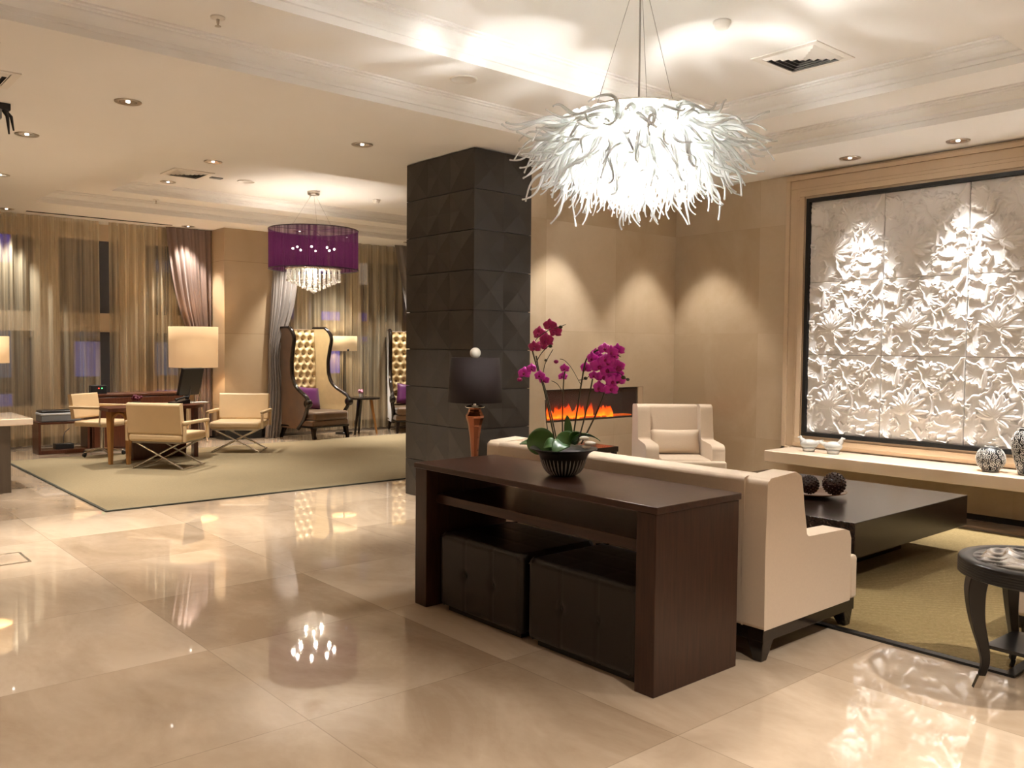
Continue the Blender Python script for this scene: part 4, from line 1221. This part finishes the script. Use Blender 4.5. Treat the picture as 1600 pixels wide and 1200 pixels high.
purple_pillow((8.44, 12.38), -112, 'purple satin pillow on the tufted chair half hidden by the column')

# slim floor lamp and dark side table by the right window
fl2 = thing('floor_lamp', 'slim black floor lamp with beige drum shade behind the round glass-topped table', 'lamp', (7.27, 12.66, 0))
MB().lathe([(0, .0005), (.14, .0005), (.14, .018), (0, .02)], 28, cap=False).build('base', M['blackm'], fl2)
MB().tube([(0, 0, .02), (0, 0, 1.5)], .011, 8).build('pole', M['blackm'], fl2)
MB().tube([(.035, 0, .02), (.035, 0, 1.36)], .006, 8).build('pull_rod', M['blackm'], fl2)
MB().lathe([(.215, 1.365), (.215, 1.61)], 48, cap=False).build('lamp_shade', M['lshade2'], fl2, solid=.003)
q = MB()
for k in range(3):
    a = k*2*PI/3+2.4; q.tube([(0, 0, 1.375), (.222*math.cos(a), .222*math.sin(a), 1.375)], .006, 5); q.ball((.222*math.cos(a), .222*math.sin(a), 1.38), .018, 8, 6)
q.build('shade_support', M['blackm'], fl2)
point((7.27, 12.66, 1.48), 5, WARM, .04)
st2 = thing('side_table', 'dark side table with slanted legs between the two tufted wing chairs', 'side table', (7.50, 12.42, 0))
MB().lathe([(0, .575), (.27, .575), (.275, .58), (.275, .60), (.27, .605), (0, .605)], 40, cap=False).build('tabletop', M['gloss_black'], st2)
for a in (200, 320, 80):
    ca, sa = math.cos(math.radians(a)), math.sin(math.radians(a))
    MB().taper((.12*ca, .12*sa, .575), .02, (.22*ca, .22*sa, .0005), .012).build('leg', M['tanwood'] if a == 320 else M['gloss_black'], st2)
v = thing('small_vase', 'tiny glass vase with pale pink flowers on the dark side table', 'vase', (7.45, 12.42, .6055))
MB().lathe([(0, 0), (.03, 0), (.034, .01), (.034, .06)], 18, cap=False).build('glass', M['iceglass'], v)
q = MB(); rs = random.Random(5)
for k in range(9): q.ball((rs.uniform(-.035, .035), rs.uniform(-.035, .035), .08+rs.uniform(0, .03)), .02, 8, 6)
q.build('blossoms', mat('pink_blossom', (.6, .25, .35), .6), v)

# ---------------------------------------------------------------- desk corner
dk = thing('desk', 'reddish brown desk with honey wood arched end leg by the window', 'desk', (3.72, 11.22, 0), math.radians(30))
def dl(x, y):      # world floor position to desk coordinates
    q_ = Matrix.Rotation(-math.radians(30), 3, 'Z') @ Vector((x-3.72, y-11.22, 0)); return q_.x, q_.y
outl = [dl(*p) for p in ((3.02, 10.64), (3.30, 10.60), (4.05, 10.72), (4.24, 10.90), (4.36, 11.28), (4.20, 11.46), (3.75, 11.40), (3.02, 11.02))]
MB().prism(outl, lambda x, y: (x, y, .655), lambda x, y: (x, y, .695)).build('tabletop', M['redwood'], dk, bevel=.008)
pa = [dl(*p) for p in ((3.42, 11.06), (4.16, 11.30), (4.15, 11.34), (3.40, 11.10))]
MB().prism(pa, lambda x, y: (x, y, .0135), lambda x, y: (x, y, .655)).build('modesty_panel', M['redwood'], dk)
pa = [dl(*p) for p in ((4.14, 10.98), (4.19, 10.97), (4.29, 11.30), (4.23, 11.32))]
MB().prism(pa, lambda x, y: (x, y, .0135), lambda x, y: (x, y, .655)).build('end_panel', M['redwood'], dk)
la, lb2 = dl(3.10, 10.86), dl(3.27, 10.75)
for p_ in (la, lb2):
    MB().taper((p_[0], p_[1], .655), .034, (p_[0], p_[1], .0135), .02).build('leg', M['tanwood'], dk, bevel=.004)
q = MB()
def mixp(t_, z): return (la[0]+(lb2[0]-la[0])*t_, la[1]+(lb2[1]-la[1])*t_, z)
q.tube([mixp(.08, .50), mixp(.14, .57), mixp(.3, .615), mixp(.5, .63), mixp(.7, .615), mixp(.86, .57), mixp(.92, .50)], .02, 8)
q.build('arch', M['tanwood'], dk)
cd = thing('credenza', 'long low reddish brown cabinet against the left window curtain', 'cabinet', (3.93, 12.60, 0))
MB().box(-.62, .60, -.20, .20, .02, .74).build('body', M['redwood'], cd, bevel=.004)
MB().box(-.66, .62, -.22, .22, .74, .77).build('top', M['redwood'], cd, bevel=.004)
for k in range(2):
    d_ = MB().box(-.60+.60*k, -.02+.60*k, -.214, -.2005, .05, .72).build('door', M['redwood'], cd, bevel=.003)
    MB().tube([(-.08+.16*k, -.23, .34), (-.08+.16*k, -.23, .44)], .006).build('handle', M['steel'], d_)
rt_ = thing('router', 'small black router box with red and green lights on the cabinet', 'router', (3.42, 12.52, .7705))
MB().box(-.10, .10, -.06, .06, 0, .115).build('case', M['plastic'], rt_, bevel=.006)
MB().ball((-.005, -.062, .075), .008, 8, 6).build('red_light', M['led_r'], rt_)
MB().ball((.035, -.062, .075), .008, 8, 6).build('green_light', M['led_g'], rt_)
bn = thing('printer_bench', 'low open brown bench under the grey printer at the left window', 'bench', (2.98, 12.60, 0))
MB().box(-.31, .31, -.17, .17, .39, .42).build('top', M['redwood'], bn, bevel=.003)
MB().box(-.31, .31, -.17, .17, .0005, .05).build('bottom_board', M['redwood'], bn, bevel=.003)
MB().box(-.31, -.28, -.17, .17, .05, .39).build('side_panel', M['redwood'], bn)
MB().box(.28, .31, -.17, .17, .05, .39).build('side_panel', M['redwood'], bn)
pr = thing('printer', 'flat grey printer with silver band on the low brown bench', 'printer', (2.95, 12.60, .4205))
MB().box(-.24, .24, -.15, .15, 0, .085).build('lower_case', M['grey'], pr, bevel=.01)
MB().box(-.245, .245, -.155, .15, .085, .115).build('silver_band', M['greyl'], pr, bevel=.008)
MB().box(-.235, .235, -.145, .15, .115, .145).build('lid', M['plastic'], pr, bevel=.01)
bx = thing('modem', 'flat black box with thin cable on the lower board of the bench', 'modem', (3.0, 12.58, .0505))
MB().box(-.11, .11, -.08, .08, 0, .07).build('case', M['plastic'], bx, bevel=.005)
MB().tube([(0, 0, .07), (.0, .0, .16), (.02, .0, .22), (.08, .0, .27)], .006, 6).build('cable', M['grey'], bx)
# monitor, phone, papers, flower on the desk
def on_desk(x, y, z=.6955): return tuple(Vector((3.72, 11.22, z))+Matrix.Rotation(math.radians(30), 3, 'Z') @ Vector((x, y, 0)))
mo = thing('monitor', 'black desk monitor turned sideways in front of the big lit drum shade', 'monitor', on_desk(.44, -.14), math.radians(-62))
MB().box(-.022, .022, -.19, .19, .10, .46, M=Matrix.Rotation(math.radians(14), 4, 'Y')).build('housing', M['plastic'], mo, bevel=.008)
MB().box(-.026, -.0225, -.17, .17, .12, .44, M=Matrix.Rotation(math.radians(14), 4, 'Y')).build('screen', M['screen'], mo)
MB().tube([(0, 0, .01), (.03, 0, .10), (.055, 0, .22)], .025, 8).lathe([(0, 0), (.11, 0), (.11, .012), (0, .016)], 24, cap=False).build('stand', M['plastic'], mo)
ph = thing('desk_phone', 'black desk telephone lying in front of the monitor', 'telephone', on_desk(.16, -.26), math.radians(10))
MB().prism([(-.10, 0), (.10, 0), (.10, .055), (-.10, .02)], lambda x, z: (x, -.09, z), lambda x, z: (x, .09, z)).build('body', M['plastic'], ph, bevel=.004)
MB().tube([(-.08, -.06, .05), (-.04, -.06, .065), (.06, -.06, .085), (.09, -.06, .08)], [.022, .013, .013, .022], 8).build('handset', M['plastic'], ph)
pp_ = tag(MB().box(-.11, .11, -.08, .08, 0, .012).build('paper_stack', M['white'], loc=on_desk(.40, -.36)), 'white papers on the desk end beside the monitor', 'paper')
fv = thing('flower_pot', 'small dark pot with dark red flowers on the desk', 'vase', on_desk(-.40, -.10))
MB().lathe([(0, 0), (.035, 0), (.045, .05), (.045, .055), (0, .05)], 18, cap=False).build('pot', M['black'], fv)
q = MB(); rs = random.Random(8)
for k in range(12): q.ball((rs.uniform(-.045, .045), rs.uniform(-.045, .045), .08+rs.uniform(0, .04)), .02, 8, 6)
q.build('flowers', mat('dark_red_flower', (.12, .01, .03), .6), fv)

# tan chairs with crossed chrome legs
def x_chair(label, loc, az):
    r = thing('lounge_chair', label, 'chair', (loc[0], loc[1], 0), math.radians(az+90), 'tan lounge chairs at the desk')
    hw = .33
    MB().box(-hw, hw, -.27, .29, .335, .43).build('seat', M['tan_leather'], r, bevel=.03, seg=3)
    MB().prism([(.21, .43), (.29, .42), (.335, .77), (.265, .785)], lambda y, z: (-hw, y, z), lambda y, z: (hw, y, z)).build('backrest', M['tan_leather'], r, bevel=.022, seg=3)
    MB().box(-hw+.03, hw-.03, -.24, .26, .315, .335).build('seat_frame', M['steel'], r)
    for s in (-1, 1):
        q = MB()
        q.box(min(s*hw, s*(hw+.05)), max(s*hw, s*(hw+.05)), -.26, .29, .535, .575)
        q.build('armrest', M['tan_leather'], r, bevel=.012)
        for ya in (-.26, .25):
            MB().box(s*(hw+.025)-.015, s*(hw+.025)+.015, ya, ya+.035, .34, .535).build('arm_post', M['tan_leather'], r, bevel=.004)
    for y in (-.22, .22):
        q = MB(); q.tube([(-hw+.06, y, .32), (hw-.02, y, .027)], .011, 8); q.build('crossed_leg', M['chrome'], r)
        q = MB(); q.tube([(hw-.06, y+.012, .32), (-hw+.02, y+.012, .027)], .011, 8); q.build('crossed_leg', M['chrome'], r)
    for s in (-1, 1):
        MB().tube([(s*(hw-.02), -.25, .025), (s*(hw-.02), .25, .025)], .011, 8).build('floor_bar', M['chrome'], r)
    return r
cB = x_chair('tan leather chair with crossed chrome legs, back to the camera before the desk', (3.58, 10.28), 40)
cC = dup(cB, (4.86, 11.25, 0), math.radians(233+90), 'tan leather chair with crossed chrome legs in front of the marble pillar')
tcx = thing('task_chair', 'tan swivel desk chair with chrome post, left of the desk near the printer', 'chair', (3.28, 11.84, 0), math.radians(-52+90))
MB().box(-.25, .25, -.26, .22, .40, .47).build('seat', M['tan_leather'], tcx, bevel=.025, seg=3)
MB().prism([(.20, .50), (.25, .49), (.30, .80), (.25, .81)], lambda y, z: (-.25, y, z), lambda y, z: (.25, y, z)).build('backrest', M['tan_leather'], tcx, bevel=.018, seg=3)
for s in (-1, 1):
    q = MB(); q.box(s*.275-.022, s*.275+.022, -.22, .26, .625, .66); q.build('armrest', M['tan_leather'], tcx, bevel=.01)
    q = MB(); q.tube([(s*.27, -.18, .63), (s*.27, -.16, .43), (s*.2, -.14, .41)], .011, 6); q.build('arm_post', M['steel'], tcx)
MB().tube([(0, 0, .08), (0, 0, .41)], .028, 12).build('gas_post', M['chrome'], tcx)
for k in range(5):
    a = k*2*PI/5+.3
    MB().tube([(0, 0, .10), (.25*math.cos(a), .25*math.sin(a), .072)], [.02, .012], 6).build('base_arm', M['chrome'], tcx)
    MB().lathe([(0, -.012), (.026, -.012), (.028, 0), (.026, .012), (0, .012)], 14, cap=False).build('castor', M['plastic'], tcx)
    o = [c_ for c_ in COL.objects if c_.parent == tcx and c_.name.startswith('castor')][-1]
    o.location = (.25*math.cos(a), .25*math.sin(a), .0415); o.rotation_euler = (PI/2, 0, a)

# tripod lamp with the big drum shade
tp = thing('tripod_floor_lamp', 'floor lamp with big glowing drum shade on a chrome tripod behind the desk', 'lamp', (4.76, 12.62, 0))
for a in (20, 140, 260):
    ca, sa = math.cos(math.radians(a)), math.sin(math.radians(a))
    MB().tube([(.02*ca, .02*sa, 1.12), (.25*ca, .25*sa, .012)], .012, 8).build('leg', M['chrome'], tp)
MB().tube([(0, 0, 1.05), (0, 0, 1.45)], .015, 8).lathe([(0, 1.04), (.05, 1.04), (.05, 1.10), (0, 1.10)], 16, cap=False).build('hub', M['chrome'], tp)
MB().lathe([(.34, 1.115), (.345, 1.705)], 56, cap=False).build('lamp_shade', M['lshade'], tp, solid=.003)
MB().ball((0, 0, 1.46), .04, 14, 10).build('bulb', M['bulb'], tp)
point((4.76, 12.62, 1.40), 12, WARM, .05)

# reception counter at the left edge with its lamp
rd = thing('reception_desk', 'pale topped desk with brushed steel leg panel at the left edge', 'desk', (1.45, 9.75, 0), math.radians(0))
MB().box(-.75, .52, -.38, .55, .655, .72).build('desktop', M['shelf_stone'], rd, bevel=.008)
MB().box(.10, .34, -.30, .40, 0, .655).build('leg_panel', M['darksteel'], rd, bevel=.004)
MB().box(-.70, -.60, -.30, .40, 0, .655).build('leg_panel', M['steel'], rd, bevel=.004)
ll = thing('table_lamp', 'small lit cylinder shade lamp cut off by the left edge', 'lamp', (1.62, 9.46, .7205))
MB().lathe([(0, 0), (.08, 0), (.08, .015), (.015, .025), (.012, .60), (0, .60)], 24, cap=False).build('stand', M['steel'], ll)
MB().lathe([(.17, .535), (.17, .79)], 48, cap=False).build('lamp_shade', M['lshade'], ll, solid=.003)
MB().ball((0, 0, .66), .03, 12, 8).build('bulb', M['bulb'], ll)
point((1.62, 9.46, 1.37), 6, WARM, .04)
# floor box near the rug corner / left edge
fbx = thing('floor_box', 'flush metal floor box cover in the marble at the left edge', 'floor box', (1.15, 6.55, 0))
MB().box(-.16, .16, -.16, .16, .0003, .002).build('cover', M['floor'], fbx)
q = MB(); q.box(-.17, .17, -.17, -.155, .0003, .004).box(-.17, .17, .155, .17, .0003, .004).box(-.17, -.155, -.155, .155, .0003, .004).box(.155, .17, -.155, .155, .0003, .004); q.build('rim', M['steel'], fbx)

# ---------------------------------------------------------------- ceiling fittings
LAB = ['recessed ceiling downlight left of centre in front of the far rug', 'recessed ceiling downlight near the left edge beside the black bracket',
 'recessed ceiling downlight left of the dark column', 'recessed ceiling downlight beside the ceiling vent over the far seating', 'recessed ceiling downlight over the desk nearest the far coffer edge',
 'recessed ceiling downlight cut by the left edge', 'recessed ceiling downlight just before the far left curtain', 'recessed ceiling downlight above the mauve drape',
 'recessed downlight above the relief, second from the right', 'recessed downlight above the relief near the right edge',
 'recessed downlight above the relief outside the right edge', 'recessed downlight above the far end of the relief outside the view',
 'recessed downlight in the marble corner behind the chandelier', 'recessed downlight before the fireplace wall behind the chandelier',
 'recessed downlight over the far rug hidden by the column', 'recessed downlight over the far rug just behind the column edge',
 'recessed downlight above the fully visible tufted chair', 'recessed downlight above the half-hidden tufted chair', 'recessed downlight above the slim floor lamp']
proto = None
for i, (x, y, z, p, s, b_, c) in enumerate(LAMPS):
    out_ = i in (10, 11) or i >= 19
    lb_ = 'unseen recessed ceiling downlight added outside the view' if out_ else LAB[i]
    if proto is None:
        proto = thing('downlight', lb_, 'ceiling light', (x, y, z), 0, 'recessed ceiling downlights')
        MB().lathe([(.062, -.002), (.085, -.009), (.092, -.007), (.094, -.0005)], 32, cap=False).build('rim', M['steel'], proto)
        MB().lathe([(0, -.0012), (.03, -.0015), (.062, -.0035)], 32, cap=False).build('reflector', M['silver'], proto)
        MB().ball((0, 0, -.004), .016, 12, 8, (1, 1, .3)).build('bulb', M['bulb_s'], proto)
    else:
        dup(proto, (x, y, z), 0, lb_, 'downlights outside the view' if out_ else None)
def sprinkler(x, y, z, label):
    r = thing('sprinkler', label, 'sprinkler', (x, y, z), 0, 'ceiling sprinklers')
    MB().lathe([(.0, -.001), (.042, -.001), (.042, -.008), (.015, -.014), (0, -.014)], 20, cap=False).build('escutcheon', M['white'], r)
    MB().lathe([(0, -.014), (.010, -.014), (.008, -.035), (.004, -.05), (.018, -.052), (.018, -.055), (0, -.056)], 14, cap=False).build('head', M['steel'], r)
sprinkler(2.06, 5.05, C2, 'small sprinkler head on the coffer ledge near the top left')
sprinkler(3.47, 8.19, C2-.0, 'small sprinkler head beside the ceiling vent over the far seating')
sprinkler(4.0, 11.9, C2, 'small sprinkler head above the far left curtain')
def detector(x, y, z, label):
    r = thing('smoke_detector', label, 'smoke detector', (x, y, z), 0, 'smoke detectors')
    MB().lathe([(0, -.001), (.055, -.001), (.058, -.012), (.05, -.018), (.05, -.026), (.042, -.045), (.02, -.052), (0, -.052)], 28, cap=False).build('body', M['white'], r)
detector(4.69, 3.40, C3, 'white smoke detector beside the square air vent in the coffer')
detector(6.55, 10.52, 3.50, 'white smoke detector right of the purple pendant canopy')
def speaker(x, y, z, label, r_=.10):
    r = thing('ceiling_speaker', label, 'speaker', (x, y, z), 0, 'round ceiling speakers')
    MB().lathe([(.0, -.004), (r_*.86, -.005), (r_*.86, -.010), (r_*.97, -.010), (r_, -.001)], 36, cap=False).build('grille', M['white'], r)
speaker(3.84, 5.0, C2, 'round white ceiling speaker left of the glass chandelier')
speaker(4.63, 10.48, 3.50, 'round ceiling speaker left of the purple pendant canopy', .11)
def vent(x, y, z, s, label, n=5, rz=0, cone=True):
    r = thing('ceiling_vent', label, 'air vent', (x, y, z), rz, 'ceiling vents')
    q = MB()
    for a, b_, d in ((s, s-.05, -.008),):
        q.box(-a, a, -a, -b_, d, -.0005).box(-a, a, b_, a, d, -.0005).box(-a, -b_, -b_, b_, d, -.0005).box(b_, a, -b_, b_, d, -.0005)
    q.build('frame', M['white'], r)
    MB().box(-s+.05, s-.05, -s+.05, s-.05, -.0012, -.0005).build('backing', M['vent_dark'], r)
    q = MB(); w = s-.05
    for k in range(n):
        a = w*(1-k/n)-.004; b_ = a-w/n*.55
        if b_ < 0: b_ = 0
        # slanted louvre ring
        o0 = [(-a, -a), (a, -a), (a, a), (-a, a)]; i0 = [(-b_, -b_), (b_, -b_), (b_, b_), (-b_, b_)]
        q.add([(p[0], p[1], -.004) for p in o0]+[(p[0], p[1], -.022) for p in i0], [(j, (j+1) % 4, (j+1) % 4+4, j+4) for j in range(4)])
    q.build('louvres', M['white'], r)
vent(5.70, 3.43, C3, .26, 'square louvred air vent in the coffer right of the chandelier cables')
vent(3.90, 10.50, 3.50, .24, 'square air vent over the far seating left of the purple pendant')
vent(1.10, 6.68, CEIL, .22, 'square air vent in the ceiling at the left edge')
tag(MB().box(-.07, .07, -.04, .04, -.012, -.0005).build('ceiling_sensor', M['grey'], loc=(3.86+.40, 10.52, 3.50)), 'small dark rectangular sensor on the ceiling between vent and round speaker', 'sensor')
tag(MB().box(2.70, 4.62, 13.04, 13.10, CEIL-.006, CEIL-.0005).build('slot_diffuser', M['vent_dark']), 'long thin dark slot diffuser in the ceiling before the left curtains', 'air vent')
tr_ = thing('ceiling_track_light', 'black ceiling bracket with two hanging prongs cut by the left edge', 'bracket', (1.30, 7.36, CEIL))
MB().box(-.25, .12, -.04, .04, -.05, -.0005).build('rail', M['plastic'], tr_, bevel=.004)
MB().box(-.25, .06, -.05, .03, -.12, -.05).build('housing', M['grey'], tr_, bevel=.004)
MB().tube([(.08, -.02, -.05), (.10, -.02, -.09), (.11, -.02, -.22)], [.02, .014, .006], 6).build('prong', M['plastic'], tr_)
MB().tube([(.10, .03, -.05), (.135, .03, -.08), (.15, .03, -.18)], [.016, .012, .006], 6).build('prong', M['plastic'], tr_)
